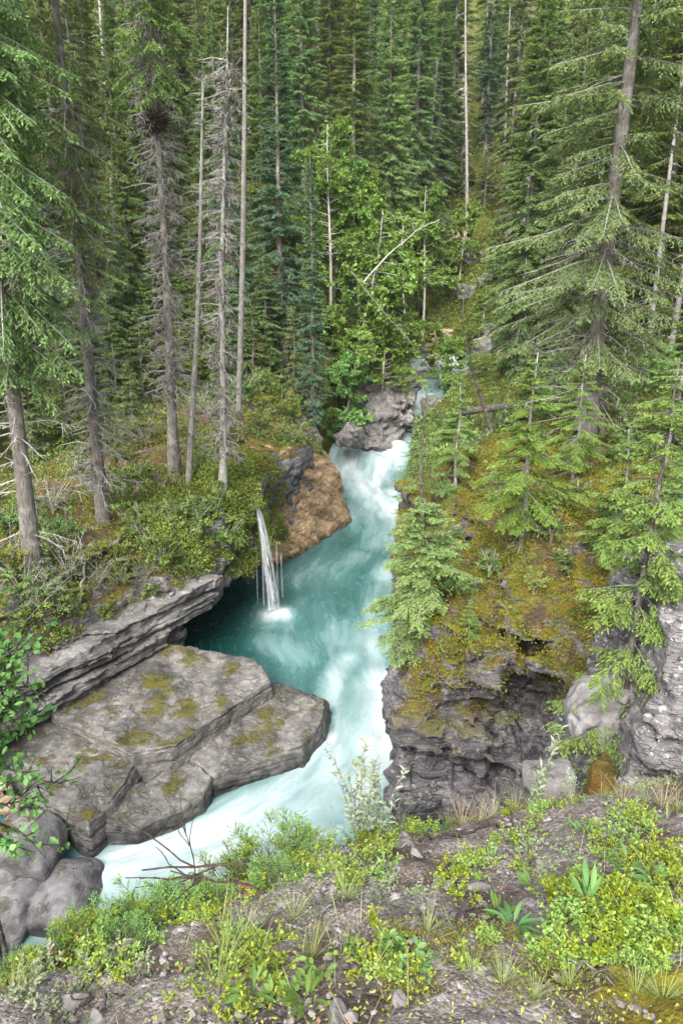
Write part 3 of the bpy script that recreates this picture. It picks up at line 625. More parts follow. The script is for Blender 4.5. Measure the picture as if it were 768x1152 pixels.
foam = np.maximum(foam, sstep(44, 46.5, Y) * (.85 + .25 * sstep(50, 54, Y)) * (.75 + .35 * vnoise(X * .5, Y * .5, 0, 4))); stroke([(40, 1010), (60, 1040)], .8, .7)
foam = foam + .12 * fbm(U * .35, Vv * 1.1, 0, 3, 6) * (foam > .15)
deep = sstep(-1.6, -4.6, X) * sstep(28.5, 25, Y) * sstep(19, 20.5, Y)
zw = zw + .05 * fbm(U * .5, Vv * 1.2, 0, 4, 7) + .10 * foam * fbm(U * .45, Vv * 1.0, 3, 4, 9) + .12 * np.clip(foam - .5, 0, 1)
keep = (RL < 4.5) & (RR < .9) & ((Y < 44) | (RL < 1.2))
kq = keep[:-1, :-1] & keep[1:, 1:] & keep[1:, :-1] & keep[:-1, 1:]
nx, ny = X.shape; ii = (np.arange(nx - 1)[:, None] * ny + np.arange(ny - 1)[None])[kq]
Q = np.stack([ii, ii + ny, ii + ny + 1, ii + 1], -1); used = np.unique(Q); mp = np.full(nx * ny, -1); mp[used] = np.arange(len(used))
VV = np.stack([X, Y, zw], -1).reshape(-1, 3)[used]
struct('river', mkmesh('river', VV, mp[Q], M['water'], {'foam': foam.ravel()[used], 'deep': deep.ravel()[used], 'flow': np.stack([U, Vv, 0 * U], -1).reshape(-1, 3)[used]}, smooth=True))
# ------------------------------------------------------------------ waterfall
wf = empty('waterfall', (-2.6, 23.8, 0), 'thin white waterfall dropping from the mossy left bank into the teal pool', 'waterfall')
def fallstrand(name, p0, p1, v0, w0, w1, alpha, seed, yaw=0.):
    n, k = 34, 9; s = np.linspace(0, 1, n); p0, p1 = np.array(p0), np.array(p1); rs = np.random.RandomState(seed)
    c = p0 + np.outer(s, (p1 - p0) * (1, 1, 0)) ; c[:, 2] = p0[2] + (p1[2] - p0[2]) * (v0 * s + (1 - v0) * s ** 2)
    w = w0 + (w1 - w0) * s ** .8; th = np.linspace(-1, 1, k); V = []; fl = []; ed = []
    for i in range(n):
        for a in th:
            V.append(c[i] + (math.cos(yaw) * a * w[i] / 2, math.sin(yaw) * a * w[i] / 2 - .35 * w[i] * (1 - a * a), 0))
            fl.append((a * w0 * .5 + seed, c[i][2], 0)); ed.append(alpha * (1 - abs(a) ** 2.5) * min(1, .35 + 4 * s[i]) * (1 - .25 * s[i]))
    ii = np.arange(n - 1)[:, None] * k + np.arange(k - 1)[None]
    V = np.array(V) - np.array((-2.6, 23.8, 0))
    mkobj(name, mkmesh(name, V, np.stack([ii, ii + 1, ii + k + 1, ii + k], -1).reshape(-1, 4), M['fall'], {'flow': np.array(fl), 'edge': np.array(ed)}, True), wf)
fallstrand('feeder_stream', at_d(277, 522, 26.3), at_d(285, 561, 24.7), .9, .10, .2, .8, 7); fallstrand('main_stream', at_d(285, 560, 24.7), at_d(309, 684, 23.9), .25, .20, .5, 1.2, 1); fallstrand('main_stream', at_d(286, 562, 24.6), at_d(304, 686, 23.7), .25, .10, .24, .9, 4)
for k, (a, b, y0, z0, w) in enumerate([(290, 678, 23.7, 610, .08), (297, 681, 23.6, 600, .12), (318, 672, 24., 622, .10), (313, 684, 23.8, 610, .10)]):
    fallstrand('trickle', at_d(a - 2, z0, y0), at_d(a, b, y0 - .1), .5, w * .5, w * .8, .5, 10 + k)
# ------------------------------------------------------------------ trees
def nrmz(a): return a / (np.linalg.norm(a, axis=-1, keepdims=True) + 1e-9)
def conifer(seed, h, r0, cb, maxr, spacing, nper, e_top, e_bot, sag, tlen, dl, dw, tsp=.09, droop=.35, prof=.8, fill=1., dead=0, dead_lo=.05, dead_hi=None, curve=0., top=0.985, side=(1., 1.), gap=0., flat=.45, mid=1.):
    """trunk, crown and bare twigs of one conifer standing at the origin"""
    rs = np.random.RandomState(seed); tr, cr, dd = MB(), MB(), MB()
    zz = np.linspace(-.5, h, 18); t = np.clip(zz / h, 0, 1)
    ph = rs.uniform(0, 6.28); bx = curve * np.sin(t * 2.5) * h * .05 + .05 * np.sin(t * 7 + ph); by = .05 * np.cos(t * 6 + ph)
    R = r0 * (1 - t) ** .85 + .012; R[:3] *= (1.35, 1.25, 1.06)
    tr.tube(np.stack([bx, by, zz], 1), R, 10, wob=.07, seed=seed)
    tx = lambda z: np.stack([np.interp(z, zz, bx), np.interp(z, zz, by), z], -1)
    z = cb * h; B = []
    while z < top * h:
        tt = (z / h - cb) / (1 - cb)
        for k in range(int(nper + rs.uniform(-.5, 1))):
            if rs.rand() < gap * (1 - tt * .6): continue
            L = maxr * ((1 - tt) ** prof * min(1, (.45 + 2.8 * tt * mid)) + .03) * rs.uniform(.55, 1.12)
            a = rs.uniform(0, 6.283); L *= side[0] if math.cos(a) < 0 else side[1]
            B.append((z + rs.uniform(-.1, .1), a, L, e_bot + (e_top - e_bot) * tt ** 1.3 + rs.normal(0, .10), rs.uniform(.75, 1.25) * sag, rs.uniform(-.18, .18)))
        z += spacing * rs.uniform(.7, 1.3) * (1 - .45 * tt)
    B = np.array(B); nb = len(B)
    hd = np.stack([np.cos(B[:, 1]), np.sin(B[:, 1]), 0 * B[:, 1]], 1); base = tx(B[:, 0])
    def pt(i, s):
        L, e, sg = B[i, 2], B[i, 3], B[i, 4]
        return base[i] + hd[i] * (L * s * np.cos(e))[:, None] + np.stack([0 * s, 0 * s, L * (s * np.sin(e) - sg * s ** 2 + .55 * sg * s ** 3)], 1)
    for s0, s1 in ((0, .3), (.3, .65), (.65, 1.)):
        i = np.arange(nb); f0, f1 = np.full(nb, s0), np.full(nb, s1)
        rb = np.clip(B[:, 2] * .011, .006, .04)
        dd.sticks(pt(i, f0), pt(i, f1), rb * (1 - s0 * .8), rb * (1 - s1 * .8))
    nt_ = np.maximum(3, (B[:, 2] / tsp * fill).astype(int)); i = np.repeat(np.arange(nb), nt_ * 2); n = len(i)
    s = rs.uniform(.12, 1.0, n) ** .8; sg = np.where(rs.rand(n) < .5, -1., 1.)
    P = pt(i, s); T = nrmz(pt(i, np.minimum(s + .05, 1.05)) - P); S = nrmz(np.cross(T, (0, 0, 1.))) * sg[:, None]
    a = rs.uniform(.6, 1.15, n); D = nrmz(T * np.cos(a)[:, None] + S * np.sin(a)[:, None] + np.stack([0 * s, 0 * s, -droop * rs.uniform(.2, 1.6, n)], 1))
    TL = np.minimum(tlen, B[i, 2] * .42) * (1.05 - .75 * s) * rs.uniform(.5, 1.15, n) + dl * .4
    bt = rs.uniform(-.14, .14, nb)[i]
    k = np.maximum(1, np.ceil(TL / (dl * .55)).astype(int)); j = np.repeat(np.arange(n), k); m = len(j)
    first = np.concatenate([[0], np.cumsum(k)[:-1]]); f = (np.arange(m) - first[j]) / k[j]
    Pd = P[j] + D[j] * (TL[j] * f)[:, None] + np.stack([0 * f, 0 * f, -droop * .35 * TL[j] * f * f], 1)
    sd = nrmz(np.cross(D[j], (0, 0, 1.))); an = rs.uniform(-.75, .75, m)
    Dd = nrmz(D[j] * np.cos(an)[:, None] + sd * np.sin(an)[:, None] + rs.normal(0, .12, (m, 3)) - (0, 0, .12 * droop))
    Nn = nrmz(np.array((0, 0, 1.)) + rs.normal(0, flat, (m, 3)))
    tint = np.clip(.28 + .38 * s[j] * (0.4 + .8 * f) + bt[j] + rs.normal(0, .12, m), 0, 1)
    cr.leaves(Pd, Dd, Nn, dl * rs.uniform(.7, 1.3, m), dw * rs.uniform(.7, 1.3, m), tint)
    if dead:
        zd = rs.uniform(dead_lo * h, (dead_hi or min(1, cb + .18)) * h, dead); a = rs.uniform(0, 6.283, dead); L = rs.uniform(.3, 1., dead) * maxr * .62
        p0 = tx(zd); h2 = np.stack([np.cos(a), np.sin(a), rs.uniform(-.55, .15, dead)], 1); p1 = p0 + h2 * (L * .55)[:, None]; p2 = p1 + (h2 * (1, 1, .2) + (0, 0, -.25)) * (L * .5)[:, None]
        tk = 1.35 if h > 10 else .4; dd.sticks(p0, p1, .017 * tk, .012 * tk); dd.sticks(p1, p2, .012 * tk, .005 * tk)
        q = np.repeat(np.arange(dead), 9); g = rs.uniform(.25, 1, len(q))[:, None]; o = np.where(g < .55, p0[q] + (p1[q] - p0[q]) * g / .55, p1[q] + (p2[q] - p1[q]) * (g - .55) / .45)
        dv = nrmz(h2[q] * .6 + rs.normal(0, .6, (len(q), 3)) - (0, 0, .5)); dd.sticks(o, o + dv * rs.uniform(.1, .38, (len(q), 1)) * min(1., maxr * .6), .009 * tk, .004 * tk)
    return tr, cr, dd
class Kind:
    def __init__(s, name, bark, leaf, twig, **kw):
        tr, cr, dd = conifer(**kw); s.name = name; s.h = kw['h']
        s.parts = [('trunk', tr.mesh(name + ' trunk', M[bark], True)), ('crown', cr.mesh(name + ' crown', M[leaf])), ('branchwork', dd.mesh(name + ' branchwork', M[twig]))]
LATER = []                              # (object, label pieces) named once all of them stand
def plant(kind, loc, label, cat='tree', group=None, scale=1., rz=0., tilt=(0, 0), parts=None, name=None):
    o = empty(name or kind.name, tuple(loc), label, cat, group, rz, scale); o.rotation_euler = (tilt[0], tilt[1], rz)
    for n, me in kind.parts:
        if parts is None or n in parts: mkobj(n, me, o)
    return o
S = dict(tlen=.6, dl=.19, dw=.068, tsp=.075)
K = {}
def mk(key, *a, **kw): K[key] = Kind(*a, **kw); return K[key]
# tall forest spruces (20-26 m)
for i in range(4):
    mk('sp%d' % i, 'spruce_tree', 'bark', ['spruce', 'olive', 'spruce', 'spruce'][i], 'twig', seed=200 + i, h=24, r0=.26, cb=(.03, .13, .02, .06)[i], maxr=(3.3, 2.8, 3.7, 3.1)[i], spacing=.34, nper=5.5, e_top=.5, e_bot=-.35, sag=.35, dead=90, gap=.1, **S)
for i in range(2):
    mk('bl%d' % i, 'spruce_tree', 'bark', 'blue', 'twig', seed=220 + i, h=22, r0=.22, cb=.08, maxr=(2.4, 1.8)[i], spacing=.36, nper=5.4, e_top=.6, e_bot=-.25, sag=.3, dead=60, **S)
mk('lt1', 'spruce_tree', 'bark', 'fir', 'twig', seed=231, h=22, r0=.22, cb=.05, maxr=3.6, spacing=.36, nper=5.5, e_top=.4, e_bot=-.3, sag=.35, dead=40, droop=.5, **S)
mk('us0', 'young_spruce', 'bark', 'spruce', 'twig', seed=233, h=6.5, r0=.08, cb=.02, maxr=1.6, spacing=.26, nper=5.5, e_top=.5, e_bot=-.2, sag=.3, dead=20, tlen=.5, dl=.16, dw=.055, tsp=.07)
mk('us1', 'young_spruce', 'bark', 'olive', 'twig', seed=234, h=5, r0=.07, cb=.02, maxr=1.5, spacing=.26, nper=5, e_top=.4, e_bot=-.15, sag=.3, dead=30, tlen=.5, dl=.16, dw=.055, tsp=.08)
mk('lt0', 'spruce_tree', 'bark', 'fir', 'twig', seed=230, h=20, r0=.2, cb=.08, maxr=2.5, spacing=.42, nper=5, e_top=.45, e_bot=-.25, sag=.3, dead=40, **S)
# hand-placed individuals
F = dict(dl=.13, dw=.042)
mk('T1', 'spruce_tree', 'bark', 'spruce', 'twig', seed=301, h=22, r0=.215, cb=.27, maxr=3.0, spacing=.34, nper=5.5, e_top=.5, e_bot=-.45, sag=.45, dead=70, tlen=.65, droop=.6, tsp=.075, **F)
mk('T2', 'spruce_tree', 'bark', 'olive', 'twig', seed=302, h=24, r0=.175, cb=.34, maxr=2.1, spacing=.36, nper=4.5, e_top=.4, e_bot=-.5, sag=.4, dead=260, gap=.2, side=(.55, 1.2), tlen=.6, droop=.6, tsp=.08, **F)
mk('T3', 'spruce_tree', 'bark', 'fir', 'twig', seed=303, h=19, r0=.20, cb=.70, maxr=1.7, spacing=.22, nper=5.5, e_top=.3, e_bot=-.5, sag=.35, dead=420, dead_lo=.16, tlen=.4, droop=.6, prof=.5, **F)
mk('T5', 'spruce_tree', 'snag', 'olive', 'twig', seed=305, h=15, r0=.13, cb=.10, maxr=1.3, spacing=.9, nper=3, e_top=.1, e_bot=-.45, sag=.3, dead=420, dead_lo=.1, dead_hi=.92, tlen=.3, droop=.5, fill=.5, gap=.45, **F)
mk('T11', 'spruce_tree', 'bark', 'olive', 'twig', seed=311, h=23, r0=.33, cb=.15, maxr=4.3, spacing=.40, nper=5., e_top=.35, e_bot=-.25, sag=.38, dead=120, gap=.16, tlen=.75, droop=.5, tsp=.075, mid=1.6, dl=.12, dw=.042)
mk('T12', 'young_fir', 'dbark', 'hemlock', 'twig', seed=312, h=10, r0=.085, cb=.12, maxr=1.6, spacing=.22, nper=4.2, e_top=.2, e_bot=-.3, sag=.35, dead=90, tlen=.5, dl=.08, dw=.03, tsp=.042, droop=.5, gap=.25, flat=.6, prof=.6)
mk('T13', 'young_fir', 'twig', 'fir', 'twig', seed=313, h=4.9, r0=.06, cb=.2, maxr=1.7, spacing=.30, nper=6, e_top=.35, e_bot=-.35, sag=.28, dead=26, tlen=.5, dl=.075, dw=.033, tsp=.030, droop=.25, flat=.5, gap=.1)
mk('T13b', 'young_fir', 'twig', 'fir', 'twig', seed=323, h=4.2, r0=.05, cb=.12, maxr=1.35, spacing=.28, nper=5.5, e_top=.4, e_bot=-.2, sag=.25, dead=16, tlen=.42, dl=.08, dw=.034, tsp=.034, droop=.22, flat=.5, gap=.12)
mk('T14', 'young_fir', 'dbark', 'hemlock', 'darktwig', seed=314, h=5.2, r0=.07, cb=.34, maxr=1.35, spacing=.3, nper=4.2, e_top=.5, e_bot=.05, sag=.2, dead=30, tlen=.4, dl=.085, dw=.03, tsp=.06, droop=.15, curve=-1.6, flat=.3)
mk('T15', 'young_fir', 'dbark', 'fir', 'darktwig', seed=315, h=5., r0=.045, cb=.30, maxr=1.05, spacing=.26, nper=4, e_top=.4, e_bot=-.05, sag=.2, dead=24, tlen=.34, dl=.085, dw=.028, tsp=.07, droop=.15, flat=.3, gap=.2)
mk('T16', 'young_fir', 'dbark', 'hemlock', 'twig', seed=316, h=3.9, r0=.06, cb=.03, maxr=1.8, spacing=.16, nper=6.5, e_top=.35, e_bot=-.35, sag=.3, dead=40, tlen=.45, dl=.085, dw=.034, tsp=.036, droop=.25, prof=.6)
# bare snags
def snag(seed, h, r0, nt_, tw):
    rs = np.random.RandomState(seed); tr, dd = MB(), MB(); zz = np.linspace(-.4, h, 16); t = np.clip(zz / h, 0, 1)
    P = np.stack([.06 * np.sin(t * 5 + seed), .05 * np.cos(t * 4), zz], 1); tr.tube(P, r0 * (1 - t * .72), 9, wob=.06, seed=seed)
    z = rs.uniform(.12 * h, h, nt_); a = rs.uniform(0, 6.28, nt_); L = rs.uniform(.15, 1., nt_) * tw
    p0 = np.stack([0 * z, 0 * z, z], 1); d = np.stack([np.cos(a), np.sin(a), rs.uniform(-.5, .3, nt_)], 1); p1 = p0 + d * L[:, None] * .6; p2 = p1 + (d + (0, 0, -.35)) * L[:, None] * .45
    dd.sticks(p0, p1, .018, .012); dd.sticks(p1, p2, .012, .005)
    q = np.repeat(np.arange(nt_), 8); g = rs.uniform(.1, 1, (len(q), 1)); o = p0[q] + (p1[q] - p0[q]) * g
    dd.sticks(o, o + nrmz(d[q] * .5 + rs.normal(0, .6, (len(q), 3))) * rs.uniform(.08, .35, (len(q), 1)) * tw * .8, .010, .004)
    k = Kind.__new__(Kind); k.name = 'dead_spruce'; k.h = h
    k.parts = [('trunk', tr.mesh('snag trunk', M['snag'], True)), ('branchwork', dd.mesh('snag branchwork', M['twig']))]; return k
K['T4'] = snag(401, 13.5, .125, 130, 1.0); K['T6'] = snag(402, 24, .17, 40, .9); K['sn0'] = snag(403, 20, .17, 90, 1.1); K['sn1'] = snag(404, 14, .12, 110, 1.)
# deciduous trees and shrubs
def broadleaf(name, bark, leaf, seed, h, r0, nl, spread, leafL, leafW, nleaf, lean=(0, 0), base=.3, shape='diamond', stems=1, up=.55, twigs=9, puff=.35):
    rs = np.random.RandomState(seed); tr, cr = MB(), MB()
    for s_ in range(stems):
        a0 = rs.uniform(0, 6.28); sp = 0 if stems == 1 else rs.uniform(.25, .9) * spread; hh = h * (1 if stems == 1 else rs.uniform(.6, 1.05))
        t = np.linspace(0, 1, 10); ax = np.stack([lean[0] * t * h + math.cos(a0) * sp * t ** 1.3 + .04 * h * np.sin(t * 4 + seed) * t, lean[1] * t * h + math.sin(a0) * sp * t ** 1.3, hh * t - .15 * (t == 0)], 1)
        tr.tube(ax, r0 * (1 - t * .85) + .003, 7, wob=.05, seed=seed)
        for k in range(max(3, nl // stems)):
            f = rs.uniform(base, .98); p = np.array([np.interp(f, t, ax[:, c]) for c in range(3)]); a = rs.uniform(0, 6.28)
            L = spread * (1.15 - .7 * f) * rs.uniform(.5, 1.1) * (1 if stems == 1 else .55); d = np.array((math.cos(a), math.sin(a), rs.uniform(.1, 1.1) * up))
            q = np.linspace(0, 1, 6)[:, None]; br = p + d * L * q + np.array((0, 0, -.25 * L)) * q * q + rs.normal(0, .03 * L, (6, 3)) * q
            tr.tube(br, np.linspace(r0 * .32 * (1 - f * .6), .003, 6), 4, cap=False)
            g = rs.uniform(.25, 1., twigs); o = np.stack([np.interp(g, q[:, 0], br[:, c]) for c in range(3)], 1)
            td = nrmz(d / np.linalg.norm(d) * .6 + rs.normal(0, .6, (twigs, 3)) + (0, 0, .12)); tl = rs.uniform(.3, 1, (twigs, 1)) * L * puff; tr.sticks(o, o + td * tl, .006, .002)
            nlv = nleaf; ti = rs.randint(0, twigs, nlv); fr = rs.uniform(.1, 1.05, (nlv, 1)); lp = o[ti] + td[ti] * tl[ti] * fr + rs.normal(0, .02, (nlv, 3)) * h * .15
            ld = nrmz(td[ti] * .4 + rs.normal(0, .6, (nlv, 3)) - (0, 0, .25)); ln = nrmz(np.array((0, 0, 1.)) + rs.normal(0, .55, (nlv, 3)))
            hp = (lp[:, 2] / h)
            cr.leaves(lp, ld, ln, leafL * rs.uniform(.6, 1.25, nlv), leafW * rs.uniform(.7, 1.2, nlv), np.clip(.5 + rs.uniform(-.2, .2) + rs.normal(0, .17, nlv), 0, 1), shape)
    k = Kind.__new__(Kind); k.name = name; k.h = h
    k.parts = [('trunk' if stems == 1 else 'stem', tr.mesh(name + ' wood', M[bark], True)), ('crown' if stems == 1 else 'foliage', cr.mesh(name + ' foliage', M[leaf]))]; return k
K['birch'] = broadleaf('birch_tree', 'bbark', 'birch', 501, 9.5, .10, 60, 3.0, .17, .13, 190, base=.35)
K['birch2'] = broadleaf('birch_tree', 'bbark', 'birch', 502, 6.5, .07, 46, 2.4, .17, .13, 190, base=.25, lean=(.12, 0))
K['alder'] = broadleaf('leafy_shrub', 'dbark', 'birch', 503, 2.6, .025, 40, 2.0, .12, .085, 120, stems=8, base=.15)
for i in range(3):
    K['sh%d' % i] = broadleaf('leafy_shrub', 'twig', ['shrub', 'yshrub', 'shrub'][i], 510 + i, 1.5, .016, 42, (1.25, 1.4, 1.0)[i], .085, .05, 90, stems=9, base=.12)
K['dryb'] = broadleaf('twiggy_shrub', 'twig', 'shrub', 516, 1.3, .014, 54, 1.3, .07, .035, 14, stems=12, base=.12, twigs=16)
K['small'] = broadleaf('small_shrub', 'twig', 'fern', 530, .6, .008, 24, .55, .06, .035, 60, stems=6, base=.1)
K['small2'] = broadleaf('small_shrub', 'twig', 'yshrub', 531, .6, .008, 24, .6, .06, .035, 60, stems=6, base=.1)
K['willow'] = broadleaf('silvery_willow', 'twig', 'silver', 540, 1.0, .008, 24, .35, .05, .018, 40, stems=6, base=.25, up=1.3, twigs=8, shape='lance')

def tilt_to(base, px, py, kindh, scale=1.):   # lean so that the stem passes the given photo pixel
    y = base[1]; q = at_d(px, py, y); v = (q - base) / np.linalg.norm(q - base)
    return (-math.asin(np.clip(v[1], -1, 1)), math.asin(np.clip(v[0], -1, 1)))
def put(key, px, py, label, cat='tree', to=None, scale=1., rz=0., y=None, group=None, sink=.05, tilt=None, name=None):
    p = G(px, py) if y is None else np.array([*at_d(px, py, y)[:2], 0.])
    if y is not None: p[2] = GZ(p[0], p[1])
    p = p - np.array((0, 0, sink))
    tl = tilt if tilt is not None else (tilt_to(p, *to, K[key].h, scale) if to else (0, 0))
    return plant(K[key], p, label, cat, group, scale, rz, tl, name=name)
put('T1', 36, 642, 'thick trunked dark spruce with heavy drooping boughs, leftmost on the bank above the ledge', to=(12, 410), rz=.5)
put('T2', 119, 588, 'tall spruce with bare grey lower trunk leaning left, second from left on left bank', to=(66, 60))
t3 = put('T3', 198, 534, 'half dead spruce carrying a dark brown twig nest high on its trunk', to=(179, 190))
nb = MB(); rs = np.random.RandomState(9); n = 900; d = nrmz(rs.normal(size=(n, 3)) * (1, 1, .8)); p0 = d * rs.uniform(.0, .3, (n, 1)); nb.sticks(p0, p0 + nrmz(d + rs.normal(0, .6, (n, 3))) * rs.uniform(.12, .4, (n, 1)), .014, .005)
bm_ = mkobj('witches_broom', nb.mesh('witches broom', M['broom']), t3); bm_.location = (0, -.15, 12.4); bm_['label'] = 'dark brown twig nest'
put('T4', 213, 551, 'slender bare grey dead trunk leaning right beside the nest bearing spruce', to=(228, 150))
put('T5', 249, 557, 'lichen grey half bare spruce with twiggy branches above the waterfall', to=(252, 250))
put('T6', 268, 470, 'tall straight bare pale trunk rising behind the lichen grey spruce', to=(277, 0))
put('bl1', 352, 418, 'narrow blue green spruce beside the yellow green bank shrubs', scale=.66, y=38)
put('bl0', 318, 385, 'tall blue green spruce behind the narrow blue green one', y=46, scale=1.0)
put('lt1', 437, 205, 'broad light green spruce above the birch in the middle of the forest', y=62, scale=.95)
put('T11', 657, 503, 'big grey barked spruce with long drooping olive boughs on the right bank', to=(712, 40))
put('T12', 697, 835, 'slender young fir with thin stem leaning over the dark outcrop at the right rim', cat='young tree', to=(768, 360), y=10.6)
put('T13', 585, 612, 'bright green young fir with tiered fronds on the mossy right bluff', cat='young tree', rz=.4)
put('T14', 556, 490, 'dark stemmed young fir with a curved base above the right bank log', cat='young tree', to=(530, 340), scale=1.15)
put('T15', 452, 612, 'thin wispy young fir leaning over the river from the right bank', cat='young tree', to=(468, 450), scale=1.15)
put('T15', 474, 600, 'second wispy blue green young fir just right of the thin leaning one', cat='young tree', to=(486, 450), scale=1.0, rz=2)
put('T16', 474, 722, 'bushy yellow green fir overhanging the river at the corner of the mossy bluff', cat='young tree', scale=.95)
put('T13b', 688, 640, 'soft green young fir on the right slope under the slender leaning one', cat='young tree', scale=.8, rz=2.)
put('T13b', 757, 640, 'young fir cut by the right edge beside the slender leaning stem', cat='young tree', scale=.8, rz=4.)
put('T13b', 526, 722, 'tiny fir seedling on the moss ledge of the bluff', cat='young tree', scale=.26)
put('T13b', 750, 520, 'young green fir at the right edge behind the slender leaning one', cat='young tree', scale=1.2, rz=1.)
put('T13', 655, 440, 'light green young fir in front of the big grey barked trunk', cat='young tree', scale=.8, rz=1., y=21, tilt=(0, 0))
put('T13b', 512, 540, 'young fir with soft tiers on the rim left of the bright tiered fir', cat='young tree', scale=.85, rz=3)
put('birch', 392, 432, 'pale trunked birch with bright leaves at the foot of the stony mound', to=(424, 230), y=50, scale=1.6)
put('birch2', 380, 420, 'small leaning birch left of the pale trunked one', y=47, scale=1.2)
put('birch', 372, 405, 'full green birch behind the bank shrubs left of the gully', y=52, scale=1.4, rz=2)
put('birch2', 520, 240, 'bright green birch on the orange moss slope above the gully', y=68, scale=1.1, rz=1)
put('birch2', 500, 320, 'low birch leaning across the upper gully', y=57, scale=.8, rz=3)
for i, (px, py, y, key, sc, lb) in enumerate([(528, 190, 74, 'sn0', 1.1, 'bare grey trunk standing above the bright birch on the far slope'), (478, 200, 70, 'sn1', 1.1, 'thin leaning bare trunk left of the far grey one'),
        (575, 160, 84, 'sn0', .9, 'thin reddish grey bare trunk on the upper moss slope'), (600, 130, 90, 'sn0', 1.0, 'pale bare trunk leaning right near the top of the moss slope'),
        (735, 340, 36, 'T6', .8, 'bare grey trunk behind the big spruce near the right edge'), (758, 345, 38, 'sn0', 1., 'thin dark bare trunk at the right edge beside the bare grey one'),
        (580, 300, 60, 'sn1', 1., 'dead twiggy spruce right of the gully boulders')]):
    put(key, px, py, lb, y=y, scale=sc, rz=i, tilt=(0, .10 if i in (1, 3) else .02 * (i - 3)))
for key, px, py, y, sc, rz in [('sp2', 398, 190, 58, .95, 0), ('sp0', 468, 160, 70, 1., 1), ('sp0', 492, 175, 76, .9, 2), ('sp2', 508, 130, 82, 1., 3), ('bl1', 548, 120, 84, 1., 1), ('sp0', 572, 100, 88, 1., 2), ('sp2', 612, 140, 76, 1., 4), ('sp3', 592, 215, 62, .9, 5), ('sp2', 622, 285, 48, .8, 1), ('sp0', 645, 220, 58, 1., 2), ('sp1', 632, 345, 40, .75, 3), ('lt0', 585, 250, 56, .55, 1), ('bl0', 415, 150, 72, 1., 3), ('sp0', 372, 165, 80, 1., 5), ('sp2', 358, 150, 90, 1.1, 1), ('sp2', 388, 120, 95, 1.1, 2), ('lt0', 545, 80, 95, 1.1, 2), ('sp0', 440, 110, 88, 1.1, 2),
        ('us0', 560, 235, 63, 1., 1), ('us1', 540, 262, 60, .9, 2), ('us0', 500, 215, 68, 1.1, 3), ('us0', 575, 290, 54, .9, 4), ('us1', 600, 320, 50, 1., 5), ('us0', 480, 190, 70, 1.2, 0), ('us1', 600, 380, 40, .8, 0), ('us0', 625, 395, 36, .7, 2), ('us1', 700, 400, 34, .8, 1), ('us0', 735, 410, 32, .8, 3), ('us0', 520, 160, 78, 1.2, 3), ('us1', 548, 180, 76, 1.1, 3),
        ('us0', 20, 430, 34, 1., 0), ('us1', 60, 440, 33, 1., 1), ('us0', 95, 425, 37, 1.1, 2), ('us0', 130, 430, 36, .9, 3), ('us1', 160, 420, 38, 1., 4), ('us0', 180, 415, 41, 1.2, 5), ('us1', 205, 410, 40, .9, 6), ('us0', 232, 418, 39, 1.1, 1), ('us0', 262, 410, 42, 1.2, 2), ('us1', 285, 412, 41, 1., 3), ('us0', 300, 405, 44, 1.2, 4), ('us0', 40, 400, 44, 1.3, 5), ('us0', 145, 395, 45, 1.3, 1), ('us0', 220, 390, 46, 1.3, 0), ('us1', 330, 395, 43, 1.1, 2), ('us0', 75, 470, 29, .8, 3), ('us1', 150, 470, 30, .7, 4), ('us1', 30, 480, 28, .8, 1), ('us0', 105, 400, 43, 1.3, 4)]:
    o = plant(K[key], np.array([at_d(px, py, y)[0], y, GZ(at_d(px, py, y)[0], y) - .1]), 'x', 'tree', None, sc, rz)
    LATER.append((o, dict(sp0='tall dark green spruce', sp1='tall grey green spruce', sp2='tall broad spruce', sp3='tall olive spruce', bl0='tall blue green spruce', bl1='slim bluish spruce', lt0='light green spruce', us0='young dark spruce', us1='young grey green spruce')[key],
                  'under the left bank trees' if px < 350 else 'by the big right spruce' if px > 590 and py > 310 else 'around the moss slope', None))
for key, px, py, y, sc, rz, lb in [('birch', 432, 345, 50, 1.15, 1, 'birch leaning beside the pale trunked one above the scree'), ('birch', 458, 275, 57, 1.35, 3, 'bright birch above the arching white branch'), ('birch2', 405, 300, 54, 1.6, 2, 'bushy birch left of the arching white branch'), ('birch2', 352, 360, 48, 1.3, 4, 'small birch behind the narrow blue green spruce'),
        ('birch', 480, 245, 63, 1.3, 2, 'leafy birch at the top of the gully'), ('birch2', 512, 330, 54, .9, 5, 'low leafy birch overhanging the upper pool'), ('birch2', 375, 300, 56, 1.5, 0, 'tall leafy birch between spruces left of the gully'), ('birch2', 545, 300, 57, .8, 1, 'little birch right of the gully boulders')]:
    put(key, px, py, lb, y=y, scale=sc, rz=rz)
